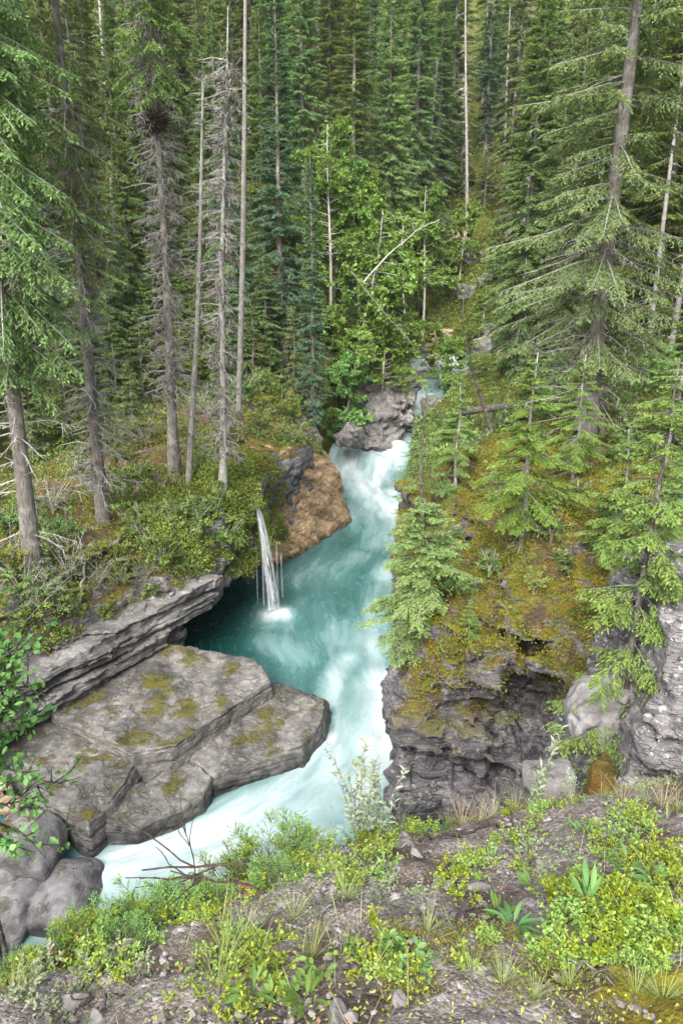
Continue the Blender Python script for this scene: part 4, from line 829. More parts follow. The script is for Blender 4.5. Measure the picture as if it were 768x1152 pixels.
# ---- the forest behind: individuals on a jittered grid, skipping the gully and what stands in front
rs = np.random.RandomState(77); taken = [(o.location.x, o.location.y) for o in COL.objects if o.get('category') == 'tree']; far = []
keys = ['sp0', 'sp1', 'sp2', 'sp3', 'bl0', 'bl1', 'lt0', 'sp0', 'sp2', 'sn0']; wts = np.array([.2, .18, .16, .16, .08, .05, .04, .05, .04, .04])
def far_ok(x, y, dmin):
    return all((x - a) ** 2 + (y - b) ** 2 > dmin ** 2 for a, b in taken)
for y0, step, dm in ((27, 3.6, 2.6), (31, 3.6, 2.6), (35.5, 3.8, 2.6), (40, 3.6, 2.5), (44.5, 3.6, 2.6), (49, 3.7, 2.8), (54, 4., 2.8), (59, 4.2, 3), (65, 4.4, 3.2), (72, 4.6, 3.4), (80, 5., 3.6), (89, 5.2, 4), (99, 5.6, 4)):
    x = -.62 * y0 - 3
    while x < .62 * y0 + 4:
        xx, yy = x + rs.uniform(-1.3, 1.3), y0 + rs.uniform(-1.6, 1.6); x += step
        RL, RR = float(polysd(LP, np.array([xx]), np.array([yy]))[0]), float(polysd(RP, np.array([xx]), np.array([yy]))[0])
        if yy < 78 and max(RL, RR) < 1.5: continue
        if yy < 42 and xx > -9 + .0 * yy and xx < 3.5: continue
        if yy < 45 and xx > 0 and (xx < 13 or yy < 33) : continue
        if yy < 38 and xx < 0 and xx > -13: continue
        if 45 < yy < 60 and -5 < xx < 4 + (yy - 45) * .5: continue
        if yy > 60 and abs(xx - (9.5 + (yy - 60) * .22)) < 2.4 - max(0, yy - 80) * .2: continue
        ppx = project((xx, yy, GZ(xx, yy)))[0]
        if yy < 66 and 400 < ppx < 580: continue
        if not far_ok(xx, yy, dm): continue
        taken.append((xx, yy)); key = keys[rs.choice(len(keys), p=wts)]
        far.append((key, xx, yy, rs.uniform(.72, 1.12) * (1 if yy > 40 else .95), rs.uniform(0, 6.28)))
TONE = dict(sp0='dark green spruce', sp1='grey green spruce', sp2='broad dark spruce', sp3='sparse olive spruce', bl0='blue green spruce', bl1='slim blue green spruce', lt0='light green spruce', sn0='bare dead trunk')
for key, xx, yy, sc, rz in far:
    o = plant(K[key], (xx, yy, GZ(xx, yy) - .1), 'x', 'tree', None, sc, rz, (rs.uniform(-.03, .03), rs.uniform(-.03, .03)))
    row = 'in the front rank' if yy < 42 else 'behind the front rank' if yy < 52 else 'on the lower slope' if yy < 64 else 'halfway up the slope' if yy < 80 else 'high on the slope'
    side = 'left of nest spruce' if project((xx, yy, 8))[0] < 185 else 'between nest spruce and birch' if project((xx, yy, 8))[0] < 405 else 'right of the birch' if project((xx, yy, 8))[0] < 680 else 'behind the big right spruce'
    LATER.append((o, TONE[key], row + ' ' + side, 'forest spruces on the slopes'))
# ---- shrubs
def shrub(key, px, py, label, sc=1., rz=None, cat='shrub', y=None, group=None): return put(key, px, py, label, cat, None, sc, px * .37 if rz is None else rz, y, group, .08)
for a in [(315, 470, 'sh1', 1.25), (330, 478, 'alder', .6), (358, 458, 'alder', .65), (310, 455, 'alder', .5), (345, 455, 'sh1', 1.35), (300, 440, 'sh1', 1.2), (362, 480, 'sh1', 1.1), (330, 498, 'sh1', .9), (378, 445, 'sh0', 1.5), (290, 480, 'sh1', .9), (350, 510, 'sh0', .8),
          (395, 470, 'alder', .6), (385, 420, 'alder', .7), (370, 380, 'alder', .9), (400, 360, 'alder', .9), (425, 345, 'alder', .8), (450, 300, 'alder', .9), (480, 300, 'alder', .8), (505, 335, 'alder', .8), (470, 350, 'sh0', 1.2),
          (250, 620, 'sh0', 1.15), (228, 628, 'sh2', 1.1), (205, 612, 'sh0', 1.1), (182, 640, 'sh2', 1.0), (270, 600, 'sh2', .8), (262, 640, 'dryb', .8), (240, 590, 'sh2', .95), (160, 610, 'sh2', .9), (215, 585, 'sh0', .8), (278, 628, 'sh0', .6),
          (110, 660, 'dryb', .8), (40, 690, 'dryb', .9), (140, 655, 'sh2', .6), (90, 690, 'sh2', .6), (60, 720, 'small', 1.2), (120, 690, 'small', 1.), (165, 650, 'dryb', .7), (20, 710, 'sh0', .8), (80, 650, 'dryb', 1.15), (60, 690, 'sh2', .8), (30, 672, 'dryb', 1.1), (75, 610, 'sh0', .9), (10, 640, 'sh1', .9), (140, 570, 'sh0', .9), (60, 575, 'dryb', 1.1), (150, 545, 'sh0', .9), (15, 600, 'sh0', 1.), (100, 630, 'sh1', .6), (130, 625, 'sh1', .6), (180, 560, 'sh1', .7), (225, 535, 'sh2', .8), (170, 590, 'sh1', .7),
          (130, 520, 'sh2', 1.), (165, 500, 'dryb', 1.2), (85, 540, 'sh2', 1.), (255, 500, 'sh2', 1.), (235, 470, 'dryb', 1.3), (270, 450, 'sh0', 1.3), (205, 440, 'sh0', 1.2), (150, 450, 'sh2', 1.3), (110, 470, 'sh0', 1.2),
          (170, 672, 'small', 1.3), (205, 655, 'sh2', .55), (120, 705, 'small', 1.3), (70, 735, 'sh2', .6), (40, 735, 'sh0', .6), (436, 640, 'sh0', .6), (445, 670, 'sh1', .5), (432, 690, 'sh0', .5), (450, 610, 'sh0', .6), (460, 590, 'sh1', .6), (448, 715, 'small2', .8), (470, 735, 'small2', .7), (500, 735, 'small', .8), (540, 735, 'small', .7), (490, 690, 'small', 1.), (510, 665, 'small2', 1.), (560, 560, 'small', 1.2), (620, 600, 'small', 1.2), (550, 640, 'small', 1.1), (600, 660, 'small2', .9), (640, 640, 'small', 1.2), (575, 690, 'small2', .7), (660, 690, 'sh0', .5), (700, 500, 'sh0', 1.), (720, 510, 'sh0', .9), (690, 520, 'sh0', .7), (690, 480, 'sh0', 1.), (740, 490, 'sh0', 1.), (540, 560, 'small2', 1.2), (520, 610, 'small', 1.2), (500, 640, 'small', 1.3), (500, 560, 'sh0', .7), (515, 500, 'sh1', .7), (535, 520, 'small2', 1.2), (555, 540, 'small2', 1.2), (650, 560, 'small', 1.2), (630, 530, 'sh1', .6), (600, 500, 'sh0', .8), (620, 470, 'sh0', .9), (560, 470, 'sh0', .9), (590, 450, 'sh0', 1.), (500, 480, 'sh0', .9), (480, 520, 'sh1', .6), (470, 560, 'sh1', .6), (690, 590, 'small', 1.3), (720, 580, 'small2', 1.2), (760, 570, 'small', 1.3), (700, 660, 'small', 1.2), (650, 730, 'small2', .6), (630, 700, 'small', .8), (750, 690, 'small', 1.),
          (570, 420, 'sh0', 1.3), (610, 400, 'sh0', 1.3), (545, 420, 'sh1', 1.2), (570, 380, 'alder', .8), (590, 350, 'sh0', 1.5), (535, 390, 'sh0', 1.2), (700, 430, 'sh0', 1.2), (740, 440, 'alder', .8), (640, 420, 'dryb', 1.3), (675, 450, 'dryb', 1.2), (620, 440, 'dryb', 1.3), (560, 300, 'sh1', 1.5), (590, 260, 'sh1', 1.5), (540, 210, 'sh1', 1.6), (500, 260, 'sh0', 1.6), (560, 220, 'sh0', 1.6), (585, 190, 'sh1', 1.6)]:
    o = shrub(a[2], a[0], a[1], 'x', a[3]); n = dict(sh0='green leafy shrub', sh1='yellow green leafy shrub', sh2='dark leafy shrub', dryb='grey twiggy shrub', alder='tall bright leafy shrub', small='low brownish green shrub', small2='low yellow green shrub')[a[2]]
    px, py = a[0], a[1]
    place = ('on the terrace behind the waterfall' if py < 515 else 'over the orange rock') if 280 < px < 400 and py > 400 else 'beside the upper gully' if py < 400 else 'under the forest of the left bank' if px < 280 and py < 530 else 'between the two leftmost trunks' if px < 120 else 'on the left bank above the pale ledge' if px < 300 else 'around the big right spruce' if py < 530 and px > 560 else 'on the river rim of the right bank' if px < 530 and py < 580 else 'on the mossy right bluff' if px < 660 else 'on the right slope by the leaning fir'
    LATER.append((o, n, place, None))
for nm_, px, ptop, y, spr, seed, base, nl, lb in [('SA', -74, 690, 3.3, .44, 520, .74, 96, 'leafy bright green sapling at the left edge beside the rock slab'), ('SB', -66, 470, 3.2, .42, 522, .76, 60, 'taller leafy sapling at the left edge before the thick trunk')]:
    x_ = at_d(px, 800, y)[0]; zb = NZ(x_, y) - .05; h_ = at_d(px, ptop, y)[2] - zb
    K[nm_] = broadleaf('leafy_sapling', 'dbark', 'gleaf', seed, h_, .022, nl, spr * 1.9, .043, .032, 44, base=base, shape='ovate', puff=.5, twigs=8)
    plant(K[nm_], (x_, y, zb), lb, 'sapling')
# fallen wood
def log(label, pts, r0, r1, mat, seed, name='fallen_log', br=0, cat='log'):
    P = np.array(pts); t = np.linspace(0, 1, 12); f = np.linspace(0, 1, len(P)); C = np.stack([np.interp(t, f, P[:, c]) for c in range(3)], 1); rs = np.random.RandomState(seed)
    C += rs.normal(0, .02, C.shape); o0 = C[0].copy(); mb = MB(); mb.tube(C - o0, np.linspace(r0, r1, 12), 8, wob=.1, seed=seed)
    for k in range(br):
        i = rs.randint(3, 11); d = nrmz(rs.normal(size=3) + (0, 0, .3)); L = rs.uniform(.4, 1.2); mb.tube(np.array([C[i], C[i] + d * L * .5 + rs.normal(0, .05, 3), C[i] + d * L]) - o0, [r1 * .8, r1 * .5, .004], 5)
    return tag(mkobj(name, mb.mesh(name.replace('_', ' '), M[mat], True), None, o0), label, cat)
up = lambda p, d: np.asarray(p) + (0, 0, d)
log('pale bare log slanting across the bank above the rock ledge', [up(G(52, 662), .1), up(G(165, 600), .35)], .07, .04, 'snag', 1, br=2)
log('mossy dark log lying in the moss under the nest spruce', [up(G(150, 512), .1), up(G(235, 504), .15)], .12, .09, 'dbark', 2)
log('long bent white branch arching over the gully from the birch', [at_d(408, 318, 45.5), at_d(440, 283, 46), at_d(470, 258, 46.5), at_d(495, 246, 47)], .06, .02, 'bbark', 3, 'bare_branch', 3, 'branch')
log('pale fallen trunk leaning across the birch foot', [at_d(395, 305, 46), at_d(430, 350, 46), at_d(468, 392, 46.3)], .045, .02, 'snag', 4, 'fallen_log', 2)
log('dark rotting log lying on the right bank behind the curved fir', [up(G(520, 468), .2), up(G(640, 455), .3)], .2, .14, 'dbark', 6)
log('weathered root tangle at the curved fir base', [up(G(528, 510), .1), up(G(560, 480), .3), up(G(575, 478), .2)], .12, .06, 'dbark', 7, 'root', 3, 'root')
log('curved pale root hanging beside the slanting log', [up(G(92, 668), .1), up(G(98, 640), .3), up(G(90, 620), .5)], .035, .02, 'snag', 8, 'root', 0, 'root')
# ---- ground cover nobody could count
def cover(name, label, n, region, mats, seed, L=(.05, .11), W=.5, h=(.02, .14), dens=None):
    rs = np.random.RandomState(seed); x0, y0, x1, y1 = region; x, y = rs.uniform(x0, x1, n), rs.uniform(y0, y1, n)
    RL, RR = polysd(LP, x, y), polysd(RP, x, y); R = np.maximum(RL, RR) if y1 < 80 else np.full(n, 9.)
    cl = fbm(x * .8, y * .8, 0, 4, seed); k = (R > (.35 if x0 < 0 or y0 > 20 else .9)) & ~((x > 2.6) & (x < 5.8) & (y > 11) & (y < 16.2)) & (cl + rs.uniform(-.6, .6, n) > -.1); x, y = x[k], y[k]; cl = cl[k]; n = len(x); z = ground(x, y)
    hh = rs.uniform(0, 1, n) * np.clip(h[0] + (h[1] - h[0]) * (.5 + cl), .02, 9)
    p = np.stack([x, y, z + hh], 1); d = nrmz(rs.normal(0, 1, (n, 3)) + (0, 0, .5)); nn = nrmz(rs.normal(0, .6, (n, 3)) + (0, 0, 1)); Ls = rs.uniform(*L, n)
    mb = MB(); mb.leaves(p, d, nn, Ls, Ls * W, np.clip(.45 + .5 * fbm(x * 1.4, y * 1.4, 4, 3, seed + 3) + rs.normal(0, .18, n), 0, 1))
    return tag(mkobj(name, mb.mesh(label, M[mats])), label, None, None, 'stuff')
cover('moss_vegetation', 'moss and heath on the left bank', 60000, (-12, 14, 1, 34), 'moss', 701, (.05, .12), .5, (.0, .16))
cover('undergrowth', 'leafy undergrowth on the left bank', 60000, (-13, 13, .6, 34), 'fern', 702, (.05, .11), .6, (.03, .42))
cover('undergrowth', 'leafy undergrowth in the left forest', 70000, (-30, 30, 6, 62), 'fern', 703, (.10, .24), .6, (.05, .6))
cover('moss_vegetation', 'moss and heath on the right bluff', 70000, (1.5, 11.5, 12, 30), 'moss', 704, (.03, .08), .5, (.0, .12))
cover('undergrowth', 'low green undergrowth on the right bluff', 50000, (1.5, 13, 13, 30), 'fern', 705, (.03, .07), .6, (.02, .2))
cover('undergrowth', 'undergrowth of the right slope', 60000, (2, 27, 34, 62), 'fern', 706, (.09, .22), .6, (.05, .55))
cover('undergrowth', 'undergrowth of the far slope', 110000, (-30, 60, 46, 98), 'fern', 707, (.12, .3), .6, (.05, .8))
cover('undergrowth', 'green plants of the gully slope', 50000, (0, 52, 24, 92), 'shrub', 708, (.10, .26), .6, (.1, 1.1))
# ------------------------------------------------------------------ plants of the near bank
def pk(name, parts): k = Kind.__new__(Kind); k.name = name; k.h = 1; k.parts = parts; return k
def sprig(name, seed, leaf, n_st, h, spread, nl, L, W, shape='obovate', wood='dbark', upright=.6, r=.0018, flat=.5, tints=(.5, .2), arch=.25, tipbias=1.):
    rs = np.random.RandomState(seed); w, f = MB(), MB()
    for k in range(n_st):
        a = rs.uniform(0, 6.28); e = rs.uniform(.3, 1.) * spread; hh = h * rs.uniform(.55, 1.1); q = np.linspace(0, 1, 6)[:, None]
        b0 = np.array((math.cos(a) * spread * rs.uniform(0, .35), math.sin(a) * spread * rs.uniform(0, .35), -.01))
        st = b0 + np.array((math.cos(a), math.sin(a), 0)) * e * (q ** (1 + upright)) + np.array((0, 0, 1.)) * hh * (q - arch * q * q)
        w.tube(st, np.linspace(r, r * .4, 6), 4, cap=False)
        g = rs.uniform(.12, 1, nl) ** (1 / tipbias); p = np.stack([np.interp(g, q[:, 0], st[:, c]) for c in range(3)], 1)
        t = nrmz(st[-1] - st[0]); az = rs.uniform(0, 6.28, nl)
        d = nrmz(t * rs.uniform(.1, .9, (nl, 1)) + np.stack([np.cos(az), np.sin(az), rs.uniform(-.1, .6, nl)], 1))
        nn = nrmz(rs.normal(0, flat, (nl, 3)) + (0, 0, 1))
        f.leaves(p, d, nn, L * rs.uniform(.6, 1.2, nl), W * rs.uniform(.7, 1.2, nl), np.clip(tints[0] - .2 + .4 * g + rs.normal(0, tints[1], nl), 0, 1), shape, .3, .25)
    return pk(name, [('stem', w.mesh(name + ' stem', M[wood])), ('foliage', f.mesh(name + ' foliage', M[leaf], True))])
def rosette(name, seed, leaf, n, L, W, shape='lance', up=.9, curl=.35):
    rs = np.random.RandomState(seed); f = MB(); a = rs.uniform(0, 6.28, n)
    p = np.stack([np.cos(a) * .02, np.sin(a) * .02, 0 * a + rs.uniform(0, .05, n)], 1) * (1 + rs.uniform(0, 2, (n, 1)))
    d = np.stack([np.cos(a), np.sin(a), rs.uniform(.35, 1.6, n) * up], 1); s = rs.uniform(.55, 1.15, n)
    f.leaves(p, d, nrmz(np.stack([-np.cos(a) * .6, -np.sin(a) * .6, 0 * a + 1], 1) + rs.normal(0, .2, (n, 3))), L * s, W * s, np.clip(.5 + rs.normal(0, .18, n), 0, 1), shape, .35, curl)
    return f.mesh(name + ' foliage', M[leaf], True)
def tuft(name, seed, leaf, n, L, W, spread=.35, curl=.55, heads=0):
    rs = np.random.RandomState(seed); f = MB(); a = rs.uniform(0, 6.28, n); e = np.abs(rs.normal(0, spread, n))
    p = np.stack([np.cos(a), np.sin(a), 0 * a], 1) * rs.uniform(0, .035, (n, 1)) - (0, 0, .01)
    d = np.stack([np.cos(a) * e, np.sin(a) * e, 1 + 0 * a], 1); nn = np.stack([-np.cos(a), -np.sin(a), .4 + 0 * a], 1) + rs.normal(0, .25, (n, 3))
    f.leaves(p, d, nn, L * rs.uniform(.4, 1.1, n), W, np.clip(.5 + rs.normal(0, .25, n), 0, 1), 'blade', .1, curl * 1.0)
    return f.mesh(name + ' foliage', M[leaf], True)
N = {}
for i in range(4): N['mat%d' % i] = sprig('mat_shrub', 800 + i, 'mat', 16, .075 + .015 * i, .11, 15, .021, .0105, upright=.3, flat=.6, tipbias=1.6)
for i in range(2): N['tall%d' % i] = sprig('leafy_sprig', 806 + i, 'mat', 7, .17, .07, 22, .034, .013, 'lance', 'grass', .9, .0014)
N['red'] = sprig('reddened_sprig', 809, 'red', 5, .09, .07, 9, .022, .012, upright=.4)
for i in range(2): N['herb%d' % i] = pk('broadleaf_herb', [('foliage', rosette('herb', 810 + i, 'herb', 17, .13, .030)), ('stem', sprig('herb', 813 + i, 'herb', 3, .15, .03, 6, .05, .014, 'lance', 'grass').parts[0][1])])
for i in range(2): N['round%d' % i] = sprig('broadleaf_herb', 815 + i, 'herb', 8, .11, .09, 8, .048, .024, 'ovate', 'grass', .5, .0015, .45)
for i in range(2): N['grass%d' % i] = pk('grass_tuft', [('blades', tuft('grass', 820 + i, 'grass', 60, .26, .0032))])
N['grasslong'] = pk('grass_tuft', [('blades', tuft('grass', 823, 'grass', 46, .55, .0045, .45, .75))])
N['grassdry'] = pk('grass_tuft', [('blades', tuft('grass', 824, 'dry', 55, .27, .0028, .4, .5))])
for i in range(2): N['sage%d' % i] = sprig('sage_plant', 830 + i, 'sage', 13, .07, .09, 20, .017, .008, 'ovate', 'dry', .3)
N['willow'] = sprig('silvery_willow', 835, 'silver', 9, .62, .16, 36, .042, .013, 'lance', 'twig', 1.2, .003, .6, arch=.1)
N['willow2'] = sprig('silvery_willow', 836, 'silver', 3, .75, .10, 44, .05, .018, 'lance', 'twig', 1.2, .004, .6, arch=.1)
N['weed'] = sprig('seeding_weed', 838, 'sage', 6, .42, .16, 10, .016, .005, 'lance', 'grass', 1.0, .0012)
def jun(seed, L):
    rs = np.random.RandomState(seed); w, f = MB(), MB()
    for k in range(11):
        a = rs.uniform(0, 6.28); q = np.linspace(0, 1, 7)[:, None]; Lk = L * rs.uniform(.6, 1.1)
        st = np.array((math.cos(a), math.sin(a), 0)) * Lk * q * rs.uniform(.5, 1) + np.array((0, 0, 1.)) * Lk * (.75 * q - .35 * q * q); w.tube(st, np.linspace(.004, .001, 7), 4, cap=False)
        m = 26; g = rs.uniform(.15, 1, m); p = np.stack([np.interp(g, q[:, 0], st[:, c]) for c in range(3)], 1); t = nrmz(st[-1] - st[0])
        sd = nrmz(np.cross(t, (0, 0, 1))) * np.where(rs.rand(m, 1) < .5, -1, 1); d = nrmz(t * .8 + sd * rs.uniform(.3, 1.1, (m, 1)) + rs.normal(0, .25, (m, 3))); tl = .11 * (1.15 - g) + .03
        w.sticks(p, p + d * tl[:, None], .0012, .0006)
        j = np.repeat(np.arange(m), 14); f_ = rs.uniform(.05, 1.05, len(j)); lp = p[j] + d[j] * (tl[j] * f_)[:, None]
        f.leaves(lp, nrmz(d[j] * .8 + rs.normal(0, .6, (len(j), 3))), rs.normal(0, .5, (len(j), 3)) + (0, 0, 1), .017, .0048, np.clip(.3 + .4 * f_ * g[j] + rs.normal(0, .15, len(j)), 0, 1))
    return pk('feathery_shrub', [('stem', w.mesh('feathery stem', M['dbark'])), ('foliage', f.mesh('feathery foliage', M['juniper']))])
N['jun0'], N['jun1'] = jun(840, .34), jun(841, .26)
NM = dict(mat='low bright mat shrub', tall='upright leafy green sprig', red='red leaved sprig', herb='broad leaved green herb', round='round leaved green herb', grass='green grass tuft', grasslong='long arching grass tuft',
          grassdry='dry straw coloured grass tuft', sage='pale sage green plant', willow='silvery leaved willow sprig', weed='wispy seeding weed', jun='feathery bright green shrub')
rs = np.random.RandomState(31)
def nearp(key, px, py, sc=1., z=0, lean=.35):
    sc = sc * dict(mat=.64, herb=.5, round=.55, grass=.55, grasslong=.5, grassdry=.72, jun=.8, sage=.85, tall=.55).get(key.rstrip('0123456789'), 1.)
    p = GN(px, py); k = N[key]; o = plant(k, p - (0, 0, .004 - z), 'x', 'plant', None, sc, rs.uniform(0, 6.28), (-.28 * lean + rs.normal(0, .08), rs.normal(0, .1)))
    o['category'] = 'grass' if 'grass' in key else 'shrub' if key[:3] in ('mat', 'jun', 'wil') else 'plant'
    nm = NM[key.rstrip('0123456789')] if key != 'willow2' else NM['willow']
    v = 'along the back rim' if py < 935 and px > 380 else 'on the drop edge' if px <= 380 and py < 1010 else None
    v = v or ('in the lower left corner' if px < 190 else 'near the lower middle' if px < 420 and py > 1040 else 'on the left gravel' if px < 420 else 'on the middle gravel' if px < 590 else 'in the right green patch' if py < 1090 else 'by the lower right moss')
    if key[:3] == 'mat': v += ', nearest rows' if py > 1085 else ', middle rows' if py > 1010 else ', farther rows' if py > 940 else ', rim rows'
    LATER.append((o, nm, v, None)); return o
for px, py, r_, n in [(690, 1010, 85, 26), (735, 1075, 45, 9), (640, 1065, 40, 5), (600, 930, 60, 5), (700, 925, 60, 8), (430, 945, 40, 8), (480, 915, 40, 4), (400, 985, 50, 3), (340, 965, 40, 7), (300, 1000, 40, 5), (210, 1040, 50, 6), (170, 1000, 40, 5),
                    (90, 1060, 70, 9), (300, 1075, 40, 4), (470, 1075, 60, 2), (400, 1090, 45, 1), (520, 985, 40, 2), (30, 1040, 35, 4), (270, 1120, 50, 3), (500, 1030, 40, 1), (560, 965, 40, 3), (740, 960, 30, 4)]:
    for k in range(int(n * 1.9 + .5)):
        a, b = rs.normal(0, .5) * r_, rs.normal(0, .5) * r_ * .62
        nearp('mat%d' % rs.randint(4), np.clip(px + a, 5, 763), np.clip(py + b, 893, 1150), rs.uniform(.75, 1.3))
for px, py, key, sc in [(320, 1118, 'round0', 1.2), (355, 1105, 'round1', 1.1), (285, 1125, 'herb0', .9), (345, 1135, 'herb1', 1.0), (300, 1095, 'round0', 1.), (575, 1050, 'herb0', 1.15), (560, 1030, 'herb1', .9), (662, 1022, 'herb1', 1.25), (650, 1000, 'herb0', .9), (598, 1000, 'herb0', .8), (655, 938, 'herb1', .8), (705, 985, 'herb0', 1.1), (735, 1000, 'herb1', 1.1), (720, 960, 'round1', 1.), (440, 1075, 'round0', 1.1), (470, 1090, 'round1', 1.1), (520, 1090, 'tall0', 1.), (545, 1060, 'tall1', 1.1), (430, 1100, 'tall0', 1.), (395, 1075, 'round1', .9), (500, 935, 'herb0', .7), (475, 940, 'herb1', .6), (530, 920, 'tall0', .8), (570, 918, 'tall1', .8), (420, 1040, 'tall0', .8),
                        (750, 1040, 'tall0', 1.2), (700, 1045, 'tall1', 1.1), (620, 1010, 'tall0', .9), (675, 1080, 'tall1', 1.), (740, 1100, 'tall0', 1.), (15, 1100, 'tall0', 1.), (120, 1060, 'tall1', .9), (240, 1000, 'tall0', .9), (180, 1060, 'tall1', .8),
                        (50, 1100, 'sage0', 1.2), (70, 1078, 'sage1', 1.2), (105, 1100, 'sage0', 1.1), (30, 1120, 'sage1', 1.2), (90, 1125, 'sage0', 1.), (130, 1085, 'sage1', 1.), (160, 1095, 'sage0', .8), (40, 1065, 'sage1', 1.), (595, 955, 'sage0', .9), (620, 985, 'sage1', .9), (640, 965, 'sage0', .8), (70, 1140, 'sage1', 1.), (430, 1005, 'sage0', .8), (470, 1010, 'sage1', .7), (15, 1140, 'sage0', 1.2),
                        (45, 1085, 'red', 1.), (95, 1060, 'red', 1.1), (10, 1085, 'red', .9), (108, 1045, 'red', 1.), (280, 1010, 'red', .8), (60, 1045, 'red', .9), 
                        (520, 905, 'grassdry', 1.1), (540, 900, 'grassdry', 1.), (505, 908, 'grass0', 1.), (555, 903, 'grassdry', .9), (745, 910, 'grassdry', 1.1), (725, 905, 'grass1', 1.), (760, 915, 'grass0', 1.1), (700, 905, 'grassdry', .9), (680, 900, 'grass1', .8), (580, 902, 'grassdry', .8), (620, 900, 'grassdry', .7), (455, 930, 'grass0', .8), (600, 915, 'grass1', .8), (640, 905, 'grassdry', .8),
                        (245, 1120, 'grasslong', .9), (255, 1085, 'grasslong', .85), (330, 1035, 'grasslong', .6), (275, 1060, 'grass0', .9), (565, 1110, 'grass1', .7), (530, 1105, 'grass0', .7), (715, 1120, 'grass1', .8), (600, 1125, 'grass0', .6), (15, 1125, 'grass1', 1.), (35, 1090, 'grass0', .9), (350, 1080, 'grass1', .8), (480, 1050, 'grass0', .7), (390, 1010, 'grass1', .8), (360, 985, 'grasslong', .5), (745, 1130, 'grass0', .8), (160, 1040, 'grass1', .8), (420, 965, 'grass0', .7), (640, 1110, 'grass1', .6),
                        (410, 930, 'willow', 1.05), (428, 928, 'willow', .9), (398, 935, 'weed', 1.), (445, 928, 'weed', .9), (598, 905, 'willow2', .85), (608, 900, 'willow', .5), (580, 905, 'weed', .8), (690, 905, 'weed', .8), (375, 950, 'weed', .8), (640, 900, 'willow', .45), (560, 1090, 'weed', .6), (360, 1060, 'weed', .7),
                        (300, 968, 'jun0', 1.0), (325, 962, 'jun0', .9), (275, 985, 'jun1', 1.), (255, 1000, 'jun0', .7), (345, 955, 'jun1', .9), (150, 1020, 'jun0', .8), (125, 1030, 'jun1', 1.), (165, 1035, 'jun0', .8), (110, 1045, 'jun0', .7), (80, 1048, 'jun1', 1.), (195, 1010, 'jun1', .9), (215, 1005, 'jun1', .8), (50, 1070, 'jun0', .6), (15, 1075, 'jun1', .8), (140, 1065, 'jun1', .7), (310, 995, 'jun1', .7), (235, 1020, 'jun1', .6)]:
    nearp(key, px, py, sc)
def nlog(label, pts, r0, r1, mat, seed, br=0, cat='branch', name='bare_branch'):
    return log(label, pts, r0, r1, mat, seed, name, br, cat)
def small_branch(label, P0, seed, n, L, mat, name='bare_branch', r=.007):
    rs = np.random.RandomState(seed); mb = MB()
    def grow(p, d, L, r, lev):
        q = [p]; 
        for k in range(6): d = nrmz(d + rs.normal(0, .16, 3)); q.append(q[-1] + d * L / 6)
        mb.tube(np.array(q) - P0, np.linspace(r, r * .45, 7), 5)
        if lev:
            for k in range(n): grow(q[rs.randint(2, 6)], nrmz(d + rs.normal(0, .7, 3)), L * rs.uniform(.3, .6), r * .55, lev - 1)
    return mb, grow, mat, name
for lab, px, py, d, L, r, sd in [('dark bare curved branch hanging over the drop edge among feathery shrubs', 345, 985, (-.95, .1, .28), .75, .008, 1), ('second dark forked twig below the curved one on the drop edge', 300, 1012, (-.55, .2, .5), .4, .006, 2), ('dark twig poking out over the water at the left drop edge', 215, 1000, (.1, .35, .75), .38, .004, 5)]:
    P0 = GN(px, py) + (0, 0, .02); mb, grow, mat, nm = small_branch(lab, P0, sd, 4, L, 'darktwig'); grow(P0, nrmz(np.array(d)), L, r, 1)
    tag(mkobj('bare_branch', mb.mesh('bare branch', M['darktwig'], True), None, P0), lab, 'branch')
for lab, a, b, r, mt in [('reddish dead stick lying on the gravel in the lower left', (100, 1150), (160, 1105), .007, 'dbark'), ('dark stick across the middle gravel below the rim', (470, 955), (580, 925), .009, 'darktwig'), ('pale dry twig lying across the green patch', (610, 1000), (655, 985), .004, 'twig'), ('grey stick beside the moss in the lower right', (640, 1080), (690, 1118), .004, 'snag'), ('thin grey twig on the gravel above the lower middle herbs', (330, 1050), (400, 1020), .004, 'twig'), ('short dark stick on gravel beneath the rim grass', (560, 950), (600, 938), .006, 'darktwig')]:
    A, B = GN(*a), GN(*b); log(lab, [A + (0, 0, .01), (A + B) / 2 + (0, 0, .018), B + (0, 0, .012)], r, r * .6, mt, int(a[0]), 'dead_stick', 1 if r > .006 else 0, 'stick')
for k, (px, py, s, l) in enumerate([(80, 1135, .035, 'angular stone in the lower left corner'), (110, 1148, .025, 'small grey stone at the bottom left'), (590, 948, .035, 'flat grey stone below the rim grasses'), (470, 965, .032, 'grey stone on the middle gravel'), (615, 975, .03, 'grey stone left of the green patch'), (505, 1000, .026, 'blocky stone on the middle gravel'), (380, 1140, .026, 'grey stone at the bottom edge'), (540, 1000, .03, 'small stone right of the blocky one'), (690, 940, .038, 'rounded grey stone among the rim shrubs'), (450, 1130, .022, 'small dark stone near the bottom middle')]):
    p = GN(px, py); rs2 = np.random.RandomState(900 + k); pl = []
    for q in range(11):
        n_ = rs2.normal(size=3); n_ /= np.linalg.norm(n_); pl.append((tuple(n_ * s * rs2.uniform(.6, 1) * np.array((1.2, 1, .7))), tuple(n_)))
    me = rock_mesh('stone', pl, M['scree'], s / 8, 900 + k, s * .05, s * .1, None, (0, 0, 0), s * .02); tag(mkobj('stone', me, None, p + (0, 0, s * .2)), l, 'stone')
